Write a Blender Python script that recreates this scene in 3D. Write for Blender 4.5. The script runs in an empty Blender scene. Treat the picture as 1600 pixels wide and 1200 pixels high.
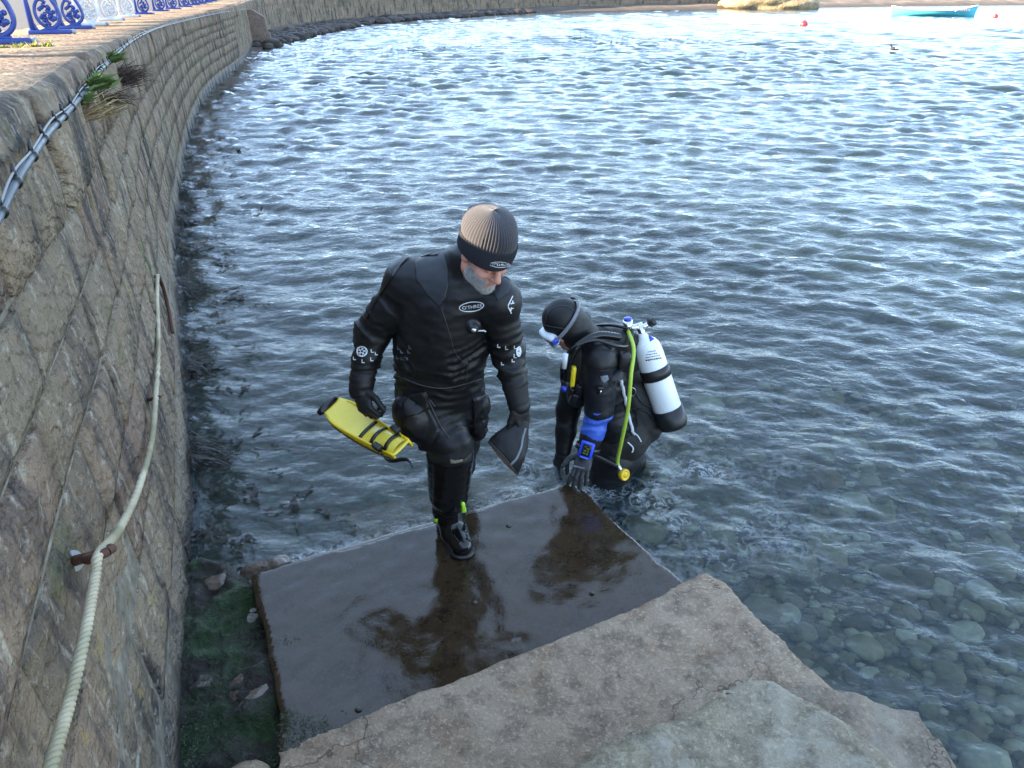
import bpy, bmesh, math, random
import numpy as np
from mathutils import Vector, Matrix
from mathutils.bvhtree import BVHTree

random.seed(7); rng = np.random.default_rng(7)
scene = bpy.context.scene
col = scene.collection
R = math.radians

# ------------------------------------------------------------------ camera, sky, sun, exposure
CAM_H = 2.5
FPX = 1155.0                      # focal length in photo pixels (1600 wide)
PITCH = math.atan(630 / FPX)      # downward tilt
cam_d = bpy.data.cameras.new('camera'); cam = bpy.data.objects.new('camera', cam_d); col.objects.link(cam)
cam.location = (0, 0, CAM_H); cam.rotation_euler = (math.pi / 2 - PITCH, 0, 0)
cam_d.sensor_width = 36; cam_d.lens = 36 * FPX / 1600; cam_d.clip_start = 0.05; cam_d.clip_end = 2000
scene.camera = cam

SUN_EL, SUN_AZ = R(19.0), R(-97)    # azimuth measured from +Y towards +X: the sun stands low on the landward side
world = bpy.data.worlds.new('World'); scene.world = world; world.use_nodes = True
wn = world.node_tree; wn.nodes.clear()
sky = wn.nodes.new('ShaderNodeTexSky'); sky.sky_type = 'NISHITA'; sky.sun_disc = False
sky.sun_elevation = SUN_EL; sky.sun_rotation = SUN_AZ; sky.air_density = 0.7; sky.dust_density = 0.0; sky.ozone_density = 2.0
bg = wn.nodes.new('ShaderNodeBackground'); bg.inputs['Strength'].default_value = 0.15
wo = wn.nodes.new('ShaderNodeOutputWorld')
tc = wn.nodes.new('ShaderNodeTexCoord'); mp = wn.nodes.new('ShaderNodeMapping'); mp.inputs['Scale'].default_value = (1.0, 1.0, 2.6)
cn = wn.nodes.new('ShaderNodeTexNoise'); cn.inputs['Scale'].default_value = 2.2; cn.inputs['Detail'].default_value = 6; cn.inputs['Roughness'].default_value = 0.6
cr = wn.nodes.new('ShaderNodeMapRange'); cr.inputs['From Min'].default_value = 0.3; cr.inputs['From Max'].default_value = 0.7; cr.inputs['To Min'].default_value = 0.40; cr.inputs['To Max'].default_value = 0.72
cm = wn.nodes.new('ShaderNodeMix'); cm.data_type = 'RGBA'; cm.inputs[7].default_value = (1.25, 1.75, 2.5, 1)      # even pale cloud veil, added over the whole sky to brighten shade and water
wn.links.new(tc.outputs['Generated'], mp.inputs[0]); wn.links.new(mp.outputs[0], cn.inputs['Vector']); wn.links.new(cn.outputs['Fac'], cr.inputs[0]); wn.links.new(cr.outputs[0], cm.inputs[0]); wn.links.new(sky.outputs[0], cm.inputs[6])
wn.links.new(cm.outputs[2], bg.inputs[0]); wn.links.new(bg.outputs[0], wo.inputs[0])
sun_d = bpy.data.lights.new('sun', 'SUN'); sun_d.energy = 4.5; sun_d.angle = R(0.5); sun_d.color = (1.0, 0.84, 0.64)
sun = bpy.data.objects.new('sun', sun_d); col.objects.link(sun)
sd = Vector((math.sin(SUN_AZ) * math.cos(SUN_EL), math.cos(SUN_AZ) * math.cos(SUN_EL), math.sin(SUN_EL)))
sun.rotation_euler = sd.to_track_quat('Z', 'Y').to_euler()
scene.render.engine = 'CYCLES'
scene.view_settings.view_transform = 'Standard'; scene.view_settings.look = 'None'
scene.view_settings.gamma = 1.0; scene.view_settings.use_curve_mapping = False
scene.view_settings.exposure = 2.85
scene.view_settings.use_white_balance = True; scene.view_settings.white_balance_temperature = 7000   # camera balanced for shade
cy = scene.cycles
cy.max_bounces = 6; cy.glossy_bounces = 3; cy.transparent_max_bounces = 6; cy.diffuse_bounces = 2
cy.use_denoising = True; cy.caustics_reflective = False; cy.caustics_refractive = False

# ------------------------------------------------------------------ helpers: geometry
def at(px, py, y):
    """world point on the photo ray through (px,py) at world depth y"""
    r = (px - 800) / FPX; u = (600 - py) / FPX
    d = Vector((r, math.cos(PITCH) + u * math.sin(PITCH), -math.sin(PITCH) + u * math.cos(PITCH)))
    return Vector((0, 0, CAM_H)) + d * (y / d.y)
def ground(px, py, z=0.0):
    r = (px - 800) / FPX; u = (600 - py) / FPX
    d = Vector((r, math.cos(PITCH) + u * math.sin(PITCH), -math.sin(PITCH) + u * math.cos(PITCH)))
    return Vector((0, 0, CAM_H)) + d * ((z - CAM_H) / d.z)
def ray(px, py):
    r = (px - 800) / FPX; u = (600 - py) / FPX
    return Vector((r, math.cos(PITCH) + u * math.sin(PITCH), -math.sin(PITCH) + u * math.cos(PITCH))).normalized()

def _hash(ix, iy, iz, seed):
    h = (ix * 374761393 + iy * 668265263 + iz * 2147483647 + seed * 974711) & 0xFFFFFFFF
    h = ((h ^ (h >> 13)) * 1274126177) & 0xFFFFFFFF
    h = h ^ (h >> 16)
    return (h & 0xFFFFFF) / float(0xFFFFFF)
def vnoise(p, seed=0):
    """value noise in [-1,1]; p (...,3)"""
    p = np.asarray(p, dtype=np.float64)
    i = np.floor(p).astype(np.int64); f = p - i; f = f * f * (3 - 2 * f)
    x, y, z = i[..., 0], i[..., 1], i[..., 2]
    r = 0
    for dx in (0, 1):
        wx = f[..., 0] if dx else 1 - f[..., 0]
        for dy in (0, 1):
            wy = f[..., 1] if dy else 1 - f[..., 1]
            for dz in (0, 1):
                wz = f[..., 2] if dz else 1 - f[..., 2]
                r = r + wx * wy * wz * _hash(x + dx, y + dy, z + dz, seed)
    return r * 2 - 1
def fbm(p, octaves=4, seed=0, lac=2.0, gain=0.5):
    p = np.asarray(p, dtype=np.float64); a = 1.0; s = 0; t = 0
    for o in range(octaves):
        s = s + a * vnoise(p, seed + o * 17); t += a; p = p * lac; a *= gain
    return s / t

def mesh_obj(name, verts, faces, mat=None, parent=None, smooth=True, mats=None, mat_idx=None):
    me = bpy.data.meshes.new(name)
    me.from_pydata([tuple(map(float, v)) for v in verts], [], [tuple(map(int, f)) for f in faces])
    me.update()
    if mats:
        for m in mats: me.materials.append(m)
        if mat_idx is not None: me.polygons.foreach_set('material_index', np.asarray(mat_idx, dtype=np.int32))
    elif mat: me.materials.append(mat)
    if smooth: me.polygons.foreach_set('use_smooth', [True] * len(me.polygons))
    o = bpy.data.objects.new(name, me); col.objects.link(o)
    if parent: o.parent = parent
    return o
def empty(name, loc=(0, 0, 0), parent=None):
    o = bpy.data.objects.new(name, None); col.objects.link(o); o.location = loc; o.empty_display_size = 0.1
    if parent: o.parent = parent
    return o
def tag(o, label=None, cat=None, group=None, kind=None):
    if label: o['label'] = label
    if cat: o['category'] = cat
    if group: o['group'] = group
    if kind: o['kind'] = kind
    return o
def keep_world(o, parent):
    """parent o (built in world coordinates) under an empty that has a location only"""
    o.parent = parent; o.matrix_parent_inverse = Matrix.Translation(parent.location).inverted()
    return o

class MB:
    """collects shapes, builds ONE mesh object"""
    def __init__(s): s.v = []; s.f = []
    def add(s, v, f):
        n = len(s.v); s.v += [tuple(map(float, q)) for q in v]; s.f += [tuple(int(i) + n for i in q) for q in f]; return s
    def tube(s, pts, r, seg=8, cap=True):
        pts = [Vector(p) for p in pts]; n = len(pts)
        rad = r if isinstance(r, (list, tuple, np.ndarray)) else [r] * n
        v = []; prev = None
        for i, p in enumerate(pts):
            t = (pts[min(i + 1, n - 1)] - pts[max(i - 1, 0)])
            if t.length < 1e-9: t = Vector((0, 0, 1))
            t.normalize()
            if prev is None:
                a = t.orthogonal().normalized()
            else:
                a = prev - t * prev.dot(t)
                a = a.normalized() if a.length > 1e-6 else t.orthogonal().normalized()
            prev = a; b = t.cross(a)
            for k in range(seg):
                w = 2 * math.pi * k / seg
                v.append(p + (a * math.cos(w) + b * math.sin(w)) * rad[i])
        f = []
        for i in range(n - 1):
            for k in range(seg):
                k2 = (k + 1) % seg
                f.append((i * seg + k, i * seg + k2, (i + 1) * seg + k2, (i + 1) * seg + k))
        if cap:
            f.append(tuple(range(seg - 1, -1, -1))); f.append(tuple((n - 1) * seg + k for k in range(seg)))
        return s.add(v, f)
    def ribbon(s, pts, side, w, th=0.003):
        """flat band along pts, side = width direction(s)"""
        pts = [Vector(p) for p in pts]; n = len(pts); v = []
        for i, p in enumerate(pts):
            t = (pts[min(i + 1, n - 1)] - pts[max(i - 1, 0)]).normalized()
            sd_ = Vector(side[i] if isinstance(side, list) else side); sd_ = (sd_ - t * sd_.dot(t)).normalized()
            nn = t.cross(sd_)
            ww = w[i] if isinstance(w, (list, tuple)) else w
            for a, b in ((-1, -1), (1, -1), (1, 1), (-1, 1)): v.append(p + sd_ * a * ww / 2 + nn * b * th / 2)
        f = []
        for i in range(n - 1):
            for k in range(4): k2 = (k + 1) % 4; f.append((i * 4 + k, i * 4 + k2, (i + 1) * 4 + k2, (i + 1) * 4 + k))
        f.append((3, 2, 1, 0)); f.append(tuple((n - 1) * 4 + k for k in range(4)))
        return s.add(v, f)
    def lathe(s, prof, M=None, seg=24, sx=1, sy=1):
        """prof [(r,z)...] around local z, M a 4x4 placing it"""
        v = []; n = len(prof)
        for r, z in prof:
            for k in range(seg):
                w = 2 * math.pi * k / seg
                q = Vector((r * math.cos(w) * sx, r * math.sin(w) * sy, z)); v.append(M @ q if M else q)
        f = []
        for i in range(n - 1):
            for k in range(seg):
                k2 = (k + 1) % seg; f.append((i * seg + k, i * seg + k2, (i + 1) * seg + k2, (i + 1) * seg + k))
        f.append(tuple(range(seg - 1, -1, -1))); f.append(tuple((n - 1) * seg + k for k in range(seg)))
        return s.add(v, f)
    def box(s, c, h, M=None, bev=0.0):
        bm = bmesh.new(); bmesh.ops.create_cube(bm, size=2)
        for q in bm.verts: q.co = Vector((q.co.x * h[0], q.co.y * h[1], q.co.z * h[2]))
        if bev: bmesh.ops.bevel(bm, geom=bm.edges[:], offset=bev, segments=2, affect='EDGES', profile=0.5)
        for q in bm.verts:
            q.co = (M @ (q.co + Vector(c))) if M else q.co + Vector(c)
        bm.verts.index_update()
        v = [q.co.copy() for q in bm.verts]; f = [[x.index for x in p.verts] for p in bm.faces]; bm.free()
        return s.add(v, f)
    def ball(s, c, r, M=None, sub=2):
        bm = bmesh.new(); bmesh.ops.create_icosphere(bm, subdivisions=sub, radius=1)
        rr = r if isinstance(r, (tuple, list)) else (r, r, r)
        for q in bm.verts:
            w = Vector((q.co.x * rr[0], q.co.y * rr[1], q.co.z * rr[2]))
            q.co = (M @ w if M else w) + Vector(c)
        bm.verts.index_update()
        v = [q.co.copy() for q in bm.verts]; f = [[x.index for x in p.verts] for p in bm.faces]; bm.free()
        return s.add(v, f)
    def build(s, name, mat, parent=None, smooth=True):
        return mesh_obj(name, s.v, s.f, mat, parent, smooth)

def frame(o, z, x=None):
    """4x4 with origin o, local z along z, local x near x"""
    z = Vector(z).normalized(); x = Vector(x) if x else z.orthogonal()
    x = (x - z * x.dot(z)).normalized(); y = z.cross(x)
    M = Matrix.Identity(4)
    for i in range(3): M[i][0] = x[i]; M[i][1] = y[i]; M[i][2] = z[i]; M[i][3] = o[i]
    return M
def spline(pts, n=12):
    """Catmull-Rom through pts"""
    P = [Vector(p) for p in pts]; out = []
    for i in range(len(P) - 1):
        a = P[max(i - 1, 0)]; b = P[i]; c = P[i + 1]; d = P[min(i + 2, len(P) - 1)]
        for k in range(n):
            t = k / n; t2 = t * t; t3 = t2 * t
            out.append(0.5 * ((2 * b) + (c - a) * t + (2 * a - 5 * b + 4 * c - d) * t2 + (3 * b - a - 3 * c + d) * t3))
    out.append(P[-1]); return out

# ---- implicit surfaces: primitives blended with a smooth minimum, meshed with surface nets
class Sdf:
    def __init__(s, k=0.03): s.p = []; s.k = k
    def cone(s, a, b, ra, rb, k=None, tagv=0):
        s.p.append(('c', np.array(a, float), np.array(b, float), ra, rb, s.k if k is None else k, tagv, 1)); return s
    def ell(s, c, r, M=None, k=None, tagv=0, sign=1):
        Rm = np.array(M.to_3x3() if M else np.eye(3), float)
        s.p.append(('e', np.array(c, float), np.array(r, float), Rm, None, s.k if k is None else k, tagv, sign)); return s
    def dist(s, pr, P):
        if pr[0] == 'c':
            a, b, ra, rb = pr[1:5]; ba = b - a; L2 = ba @ ba + 1e-12
            pa = P - a; t = np.clip((pa @ ba) / L2, 0, 1)
            return np.linalg.norm(pa - t[..., None] * ba, axis=-1) - (ra + (rb - ra) * t)
        c, r, Rm = pr[1:4]
        q = (P - c) @ Rm
        k0 = np.linalg.norm(q / r, axis=-1); k1 = np.linalg.norm(q / (r * r), axis=-1) + 1e-9
        return k0 * (k0 - 1.0) / k1
    def bounds(s, pr):
        if pr[0] == 'c':
            m = max(pr[3], pr[4]); return np.minimum(pr[1], pr[2]) - m, np.maximum(pr[1], pr[2]) + m
        e = np.abs(pr[3]) @ pr[2]
        return pr[1] - e, pr[1] + e
    def mesh(s, res, offset=0.0):
        lo = np.min([s.bounds(p)[0] for p in s.p if p[7] > 0], axis=0) - 3 * res
        hi = np.max([s.bounds(p)[1] for p in s.p if p[7] > 0], axis=0) + 3 * res
        n = np.ceil((hi - lo) / res).astype(int) + 1
        F = np.full(n, 0.25, dtype=np.float32)
        for pr in s.p:
            b0, b1 = s.bounds(pr); pad = pr[5] + 0.05
            i0 = np.clip(((b0 - pad - lo) / res).astype(int), 0, n - 1); i1 = np.clip(((b1 + pad - lo) / res).astype(int) + 2, 1, n)
            ax = [lo[d] + np.arange(i0[d], i1[d]) * res for d in range(3)]
            P = np.stack(np.meshgrid(*ax, indexing='ij'), -1)
            d = s.dist(pr, P); sl = tuple(slice(i0[q], i1[q]) for q in range(3)); f = F[sl]; k = max(pr[5], 1e-5)
            if pr[7] > 0:
                h = np.maximum(k - np.abs(f - d), 0) / k; F[sl] = np.minimum(f, d) - h * h * k * 0.25
            else:
                d = -d; h = np.maximum(k - np.abs(f - d), 0) / k; F[sl] = np.maximum(f, d) + h * h * k * 0.25
        return surface_nets(F - offset, lo, res)
    def tags(s, V):
        D = np.stack([s.dist(p, V) if p[7] > 0 else np.full(len(V), 9.0) for p in s.p], -1)
        return np.array([p[6] for p in s.p])[np.argmin(D, axis=-1)]
def surface_nets(F, lo, res):
    S = F < 0; n = F.shape
    c = S[:-1, :-1, :-1].astype(np.int8)
    tot = np.zeros_like(c)
    for dx in (0, 1):
        for dy in (0, 1):
            for dz in (0, 1): tot += S[dx:n[0] - 1 + dx, dy:n[1] - 1 + dy, dz:n[2] - 1 + dz]
    act = (tot > 0) & (tot < 8); I = np.argwhere(act)
    idx = np.full(act.shape, -1, dtype=np.int64); idx[act] = np.arange(len(I))
    acc = np.zeros((len(I), 3)); cnt = np.zeros(len(I))
    cor = [(a, b, e) for a in (0, 1) for b in (0, 1) for e in (0, 1)]
    val = {q: F[I[:, 0] + q[0], I[:, 1] + q[1], I[:, 2] + q[2]] for q in cor}
    for q in cor:
        for d in range(3):
            if q[d] == 0:
                q2 = list(q); q2[d] = 1; q2 = tuple(q2); a = val[q]; b = val[q2]; m = (a < 0) != (b < 0)
                t = np.where(m, a / np.where(m, a - b, 1), 0)
                pt = np.tile(np.array(q, float), (len(I), 1)); pt[:, d] = t
                acc += pt * m[:, None]; cnt += m
    V = lo + (I + acc / cnt[:, None]) * res
    faces = []
    for d in range(3):
        u, w = (d + 1) % 3, (d + 2) % 3
        sl0 = [slice(None)] * 3; sl1 = [slice(None)] * 3
        sl0[d] = slice(0, -1); sl1[d] = slice(1, None)
        ch = S[tuple(sl0)] != S[tuple(sl1)]
        E = np.argwhere(ch); E = E[(E[:, u] > 0) & (E[:, w] > 0) & (E[:, u] < n[u] - 1) & (E[:, w] < n[w] - 1)]
        ins = S[E[:, 0], E[:, 1], E[:, 2]]
        def cell(du, dw):
            C = E.copy(); C[:, u] -= du; C[:, w] -= dw; return idx[C[:, 0], C[:, 1], C[:, 2]]
        Q = np.stack([cell(1, 1), cell(0, 1), cell(0, 0), cell(1, 0)], -1)
        Q[~ins] = Q[~ins][:, ::-1]; faces.append(Q)
    return V, np.concatenate(faces)
def vnormals(V, Fq):
    N = np.zeros_like(V); a = V[Fq[:, 2]] - V[Fq[:, 0]]; b = V[Fq[:, 3]] - V[Fq[:, 1]]; fn = np.cross(a, b)
    for k in range(4): np.add.at(N, Fq[:, k], fn)
    return N / (np.linalg.norm(N, axis=1)[:, None] + 1e-12)

# ------------------------------------------------------------------ helpers: materials
class NT:
    def __init__(s, name):
        s.m = bpy.data.materials.new(name); s.m.use_nodes = True; s.t = s.m.node_tree; s.t.nodes.clear()
        s.out = s.t.nodes.new('ShaderNodeOutputMaterial')
    def n(s, typ, inp=None, **kw):
        q = s.t.nodes.new(typ)
        for k, v in kw.items(): setattr(q, k, v)
        for k, v in (inp or {}).items():
            if isinstance(v, bpy.types.NodeSocket): s.t.links.new(v, q.inputs[k])
            else: q.inputs[k].default_value = v
        return q
    def noise(s, scale, detail=4, rough=0.55, vec=None, dist=0.0):
        q = s.n('ShaderNodeTexNoise', {'Scale': scale, 'Detail': detail, 'Roughness': rough, 'Distortion': dist})
        s.t.links.new(vec if vec else s.pos(), q.inputs['Vector']); return q.outputs['Fac']
    def pos(s):
        if not hasattr(s, '_p'): s._p = s.n('ShaderNodeNewGeometry').outputs['Position']
        return s._p
    def scaled(s, v):
        return s.n('ShaderNodeVectorMath', {0: s.pos(), 1: v}, operation='MULTIPLY').outputs[0]
    def ramp(s, fac, stops):
        q = s.n('ShaderNodeValToRGB'); s.t.links.new(fac, q.inputs[0]); e = q.color_ramp.elements
        while len(e) < len(stops): e.new(0.5)
        for a, (p, c) in zip(e, stops): a.position = p; a.color = c if len(c) == 4 else (*c, 1)
        return q.outputs[0]
    def mix(s, fac, a, b, blend='MIX'):
        q = s.n('ShaderNodeMix', data_type='RGBA', blend_type=blend)
        for sock, v in ((q.inputs[0], fac), (q.inputs[6], a), (q.inputs[7], b)):
            if isinstance(v, bpy.types.NodeSocket): s.t.links.new(v, sock)
            elif isinstance(v, (int, float)): sock.default_value = v
            else: sock.default_value = (*v, 1) if len(v) == 3 else v
        return q.outputs[2]
    def math(s, op, a, b=0.0, clamp=False):
        q = s.n('ShaderNodeMath', operation=op, use_clamp=clamp)
        for i, v in enumerate((a, b)):
            if isinstance(v, bpy.types.NodeSocket): s.t.links.new(v, q.inputs[i])
            else: q.inputs[i].default_value = v
        return q.outputs[0]
    def range(s, v, a, b, c=0.0, d=1.0):
        q = s.n('ShaderNodeMapRange', {'Value': v, 'From Min': a, 'From Max': b, 'To Min': c, 'To Max': d}); q.clamp = True
        return q.outputs[0]
    def z(s): return s.n('ShaderNodeSeparateXYZ', {0: s.pos()}).outputs[2]
    def bump(s, h, strength=0.5, dist=0.01, normal=None):
        q = s.n('ShaderNodeBump', {'Height': h, 'Strength': strength, 'Distance': dist})
        if normal: s.t.links.new(normal, q.inputs['Normal'])
        return q.outputs[0]
    def pbr(s, color=None, rough=0.5, metal=0.0, spec=0.5, normal=None, **kw):
        q = s.n('ShaderNodeBsdfPrincipled')
        for k, v in (('Base Color', color), ('Roughness', rough), ('Metallic', metal), ('Specular IOR Level', spec), ('Normal', normal), *kw.items()):
            if v is None: continue
            if isinstance(v, bpy.types.NodeSocket): s.t.links.new(v, q.inputs[k])
            elif isinstance(v, tuple): q.inputs[k].default_value = (*v, 1) if len(v) == 3 and q.inputs[k].type == 'RGBA' else v
            else: q.inputs[k].default_value = v
        s.t.links.new(q.outputs[0], s.out.inputs[0]); return s.m
def simple(name, color, rough=0.5, metal=0.0, spec=0.5, var=0.15, scale=30, bump=0.0, **kw):
    t = NT(name); f = t.noise(scale, 4)
    c = t.mix(f, tuple(x * (1 - var) for x in color), tuple(min(1, x * (1 + var)) for x in color))
    rr = t.range(t.noise(scale * 1.7, 3), 0.3, 0.7, max(0.02, rough - 0.08), min(1, rough + 0.08))
    nb = t.bump(t.noise(scale * 6, 3), bump, 0.002) if bump else None
    return t.pbr(c, rr, metal, spec, nb, **kw)

# ------------------------------------------------------------------ materials of the setting
def big_mesh(name, V, Fq, mat, attr=None, smooth=True):
    V = np.asarray(V, np.float32); Fq = np.asarray(Fq, np.int32); k = Fq.shape[1]
    me = bpy.data.meshes.new(name); me.vertices.add(len(V)); me.vertices.foreach_set('co', V.ravel())
    me.loops.add(Fq.size); me.loops.foreach_set('vertex_index', Fq.ravel())
    me.polygons.add(len(Fq)); me.polygons.foreach_set('loop_start', np.arange(0, Fq.size, k, dtype=np.int32))
    me.update(calc_edges=True); me.validate()
    if smooth: me.polygons.foreach_set('use_smooth', [True] * len(me.polygons))
    for an, av in (attr or {}).items():
        a = me.attributes.new(an, 'FLOAT', 'POINT'); a.data.foreach_set('value', np.asarray(av, np.float32))
    if isinstance(mat, (list, tuple)):
        for m in mat: me.materials.append(m)
    else: me.materials.append(mat)
    o = bpy.data.objects.new(name, me); col.objects.link(o); return o

def wall_stone_mat():
    t = NT('sandstone_wall')
    a = t.n('ShaderNodeAttribute', attribute_name='tint').outputs['Fac']
    base = t.ramp(a, [(0.0, (0.19, 0.125, 0.08)), (0.25, (0.36, 0.255, 0.15)), (0.5, (0.34, 0.195, 0.13)), (0.75, (0.42, 0.30, 0.19)), (1.0, (0.25, 0.19, 0.125))])
    base = t.mix(0.15, base, (0.25, 0.21, 0.16)); n1 = t.noise(1.6, 6, 0.62); n2 = t.noise(9, 6, 0.65); n3 = t.noise(42, 4, 0.6)
    c = t.mix(t.range(n1, 0.35, 0.7), base, t.mix(0.5, base, (0.40, 0.30, 0.18)))
    c = t.mix(t.range(n2, 0.30, 0.72, 0, 0.75), t.mix(0.55, c, (0.10, 0.085, 0.07)), c)
    st = t.noise(3.0, 7, 0.7, t.scaled((1.0, 1.0, 0.35)))
    c = t.mix(t.range(st, 0.50, 0.61, 0, 0.88), c, (0.045, 0.04, 0.04))             # soot-black weathering
    li = t.noise(5.5, 5, 0.6, t.scaled((1.3, 1.3, 0.8)))
    c = t.mix(t.range(li, 0.64, 0.72, 0, 0.65), c, (0.40, 0.28, 0.07))               # ochre lichen
    gr = t.noise(1.3, 5, 0.6, t.n('ShaderNodeVectorMath', {0: t.pos(), 1: (7, 3, 1)}, operation='ADD').outputs[0])
    c = t.mix(t.range(gr, 0.60, 0.70, 0, 0.65), c, (0.12, 0.14, 0.045))              # green algae
    pale = t.noise(14, 5, 0.7)
    c = t.mix(t.range(pale, 0.56, 0.70, 0, 0.7), c, (0.52, 0.46, 0.37))
    streak = t.noise(2.4, 6, 0.68, t.scaled((2.2, 2.2, 0.5)), 0.8)
    c = t.mix(t.range(streak, 0.58, 0.66, 0, 0.6), c, (0.50, 0.43, 0.32))              # salt and lime bloom
    z = t.math('ADD', t.z(), t.math('MULTIPLY', t.math('SUBTRACT', n2, 0.5), 0.25))
    tide = t.range(z, 0.16, 0.34, 1, 0)
    bar = t.noise(70, 3, 0.7)
    tcol = t.mix(t.range(bar, 0.4, 0.62), (0.11, 0.09, 0.07), (0.34, 0.29, 0.23))   # barnacle zone
    c = t.mix(t.math('MULTIPLY', tide, 0.6), c, tcol)
    c = t.mix(t.range(z, 0.06, 0.16, 0.9, 0), c, (0.035, 0.022, 0.018))              # weed line
    pit = t.n('ShaderNodeTexVoronoi', {'Scale': 16.0, 'Vector': t.pos()}).outputs['Distance']
    tool = t.n('ShaderNodeTexWave', {'Scale': 7.0, 'Distortion': 6.0, 'Detail': 3.0, 'Detail Scale': 2.0, 'Vector': t.scaled((1, 1, 1.6))}, bands_direction='DIAGONAL').outputs['Fac']
    h = t.math('ADD', t.math('MULTIPLY', n2, 1.3), t.math('ADD', t.math('MULTIPLY', n3, 0.8), t.math('ADD', t.math('MULTIPLY', tool, 0.22), t.math('MULTIPLY', t.range(pit, 0.0, 0.3), 0.25))))
    nb = t.bump(h, 1.0, 0.04)
    nb = t.bump(t.noise(160, 3, 0.7), 0.5, 0.004, nb)
    rg = t.range(z, 0.05, 0.25, 0.35, 0.88)
    return t.pbr(c, rg, normal=nb, spec=0.3)
M_WALL = wall_stone_mat()
def mortar_mat():
    t = NT('lime_mortar'); n = t.noise(12, 5, 0.65)
    c = t.ramp(n, [(0.3, (0.09, 0.075, 0.055)), (0.55, (0.21, 0.18, 0.14)), (0.75, (0.42, 0.37, 0.29))])
    c = t.mix(t.range(t.z(), 0.05, 0.25, 0.85, 0), c, (0.03, 0.025, 0.02))
    return t.pbr(c, 0.9, normal=t.bump(t.noise(60, 4), 0.8, 0.01), spec=0.2)
M_MORTAR = mortar_mat()
def slab_mat(name, c0, c1, c2, wet=0.0, lichen=None, moss=0.0):
    t = NT(name); n1 = t.noise(2.2, 7, 0.62); n2 = t.noise(13, 7, 0.7); n3 = t.noise(75, 5, 0.7); n4 = t.noise(5.5, 6, 0.68, dist=0.6)
    c = t.mix(t.range(n1, 0.35, 0.68), c0, c1)
    c = t.mix(t.range(n4, 0.5, 0.68, 0, 0.8), c, c2)
    c = t.mix(t.range(n2, 0.34, 0.54, 0.75, 0), c, tuple(x * 0.33 for x in c0))
    c = t.mix(t.range(n3, 0.52, 0.70, 0, 0.6), c, tuple(min(1, x * 1.8) for x in c1))
    ck = t.n('ShaderNodeTexVoronoi', {'Scale': 2.3, 'Vector': t.n('ShaderNodeVectorMath', {0: t.pos(), 1: t.n('ShaderNodeVectorMath', {0: t.n('ShaderNodeTexNoise', {'Scale': 5.0, 'Detail': 4.0, 'Vector': t.pos()}).outputs['Color'], 1: (0.5, 0.5, 0.5)}, operation='MULTIPLY').outputs[0]}, operation='ADD').outputs[0]}, feature='DISTANCE_TO_EDGE').outputs['Distance']
    crack = t.math('MULTIPLY', t.range(ck, 0.0, 0.012, 1, 0), t.range(t.noise(1.9, 3), 0.5, 0.6)); c = t.mix(t.math('MULTIPLY', crack, 0.7), c, (0.02, 0.016, 0.012))
    if lichen:
        c = t.mix(t.range(t.noise(4.0, 7, 0.7), 0.50, 0.64, 0, 0.8), c, lichen)
    if moss:
        c = t.mix(t.range(t.noise(3.4, 6, 0.66), 0.60, 0.72, 0, moss), c, (0.075, 0.085, 0.03))
    if wet:
        rg = t.range(t.noise(5, 6, 0.65), 0.35, 0.68, 0.02, 0.10)
        nb = t.bump(t.noise(16, 5, 0.6), 0.22, 0.006)
        nb = t.bump(n3, 0.16, 0.003, nb)
        return t.pbr(c, rg, normal=nb, spec=0.5)
    h = t.math('ADD', t.math('MULTIPLY', n2, 1.0), t.math('MULTIPLY', n3, 0.5))
    frac = t.n('ShaderNodeTexVoronoi', {'Scale': 7.0, 'Vector': t.scaled((1, 1.6, 4))}, feature='F1').outputs['Color']
    h = t.math('ADD', h, t.math('MULTIPLY', t.n('ShaderNodeSeparateXYZ', {0: frac}).outputs[0], 0.12))
    nb = t.bump(h, 0.9, 0.028)
    nb = t.bump(t.noise(150, 4, 0.75), 0.8, 0.004, nb)
    return t.pbr(c, t.range(n2, 0.3, 0.7, 0.7, 0.92), normal=nb, spec=0.25)
M_SLAB_WET = slab_mat('wet_sandstone', (0.032, 0.020, 0.011), (0.046, 0.031, 0.018), (0.028, 0.016, 0.008), wet=1, moss=0.2)
M_SLAB_LIP = slab_mat('wet_pale_sandstone', (0.14, 0.11, 0.085), (0.18, 0.145, 0.115), (0.10, 0.085, 0.065), wet=1)
M_SLAB_TAN = slab_mat('tan_sandstone', (0.52, 0.375, 0.26), (0.60, 0.46, 0.335), (0.46, 0.285, 0.175), moss=0.55)
M_SLAB_GREY = slab_mat('grey_lichen_sandstone', (0.46, 0.375, 0.26), (0.56, 0.475, 0.345), (0.37, 0.295, 0.165), lichen=(0.66, 0.60, 0.48), moss=0.6)
M_SLAB_BROKEN = slab_mat('grey_brown_sandstone', (0.36, 0.275, 0.205), (0.43, 0.34, 0.26), (0.29, 0.215, 0.14), lichen=(0.47, 0.42, 0.33), moss=0.5)
M_SLAB_BROWN = slab_mat('brown_sandstone', (0.21, 0.15, 0.12), (0.27, 0.20, 0.165), (0.19, 0.15, 0.10), moss=0.5)
def moss_mat():
    t = NT('algae_covered_stone'); n1 = t.noise(3.2, 6, 0.65); n2 = t.noise(30, 6, 0.7)
    c = t.mix(t.range(n2, 0.3, 0.7), (0.012, 0.022, 0.008), (0.035, 0.08, 0.022))
    c = t.mix(t.range(n1, 0.44, 0.56), c, (0.024, 0.018, 0.014))
    c = t.mix(t.range(t.noise(5, 6, 0.65, t.scaled((1, 1, 3))), 0.60, 0.68), c, (0.26, 0.23, 0.19))
    return t.pbr(c, t.range(n2, 0.3, 0.7, 0.25, 0.6), normal=t.bump(n2, 1.0, 0.04), spec=0.5)
M_MOSS = moss_mat()

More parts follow.
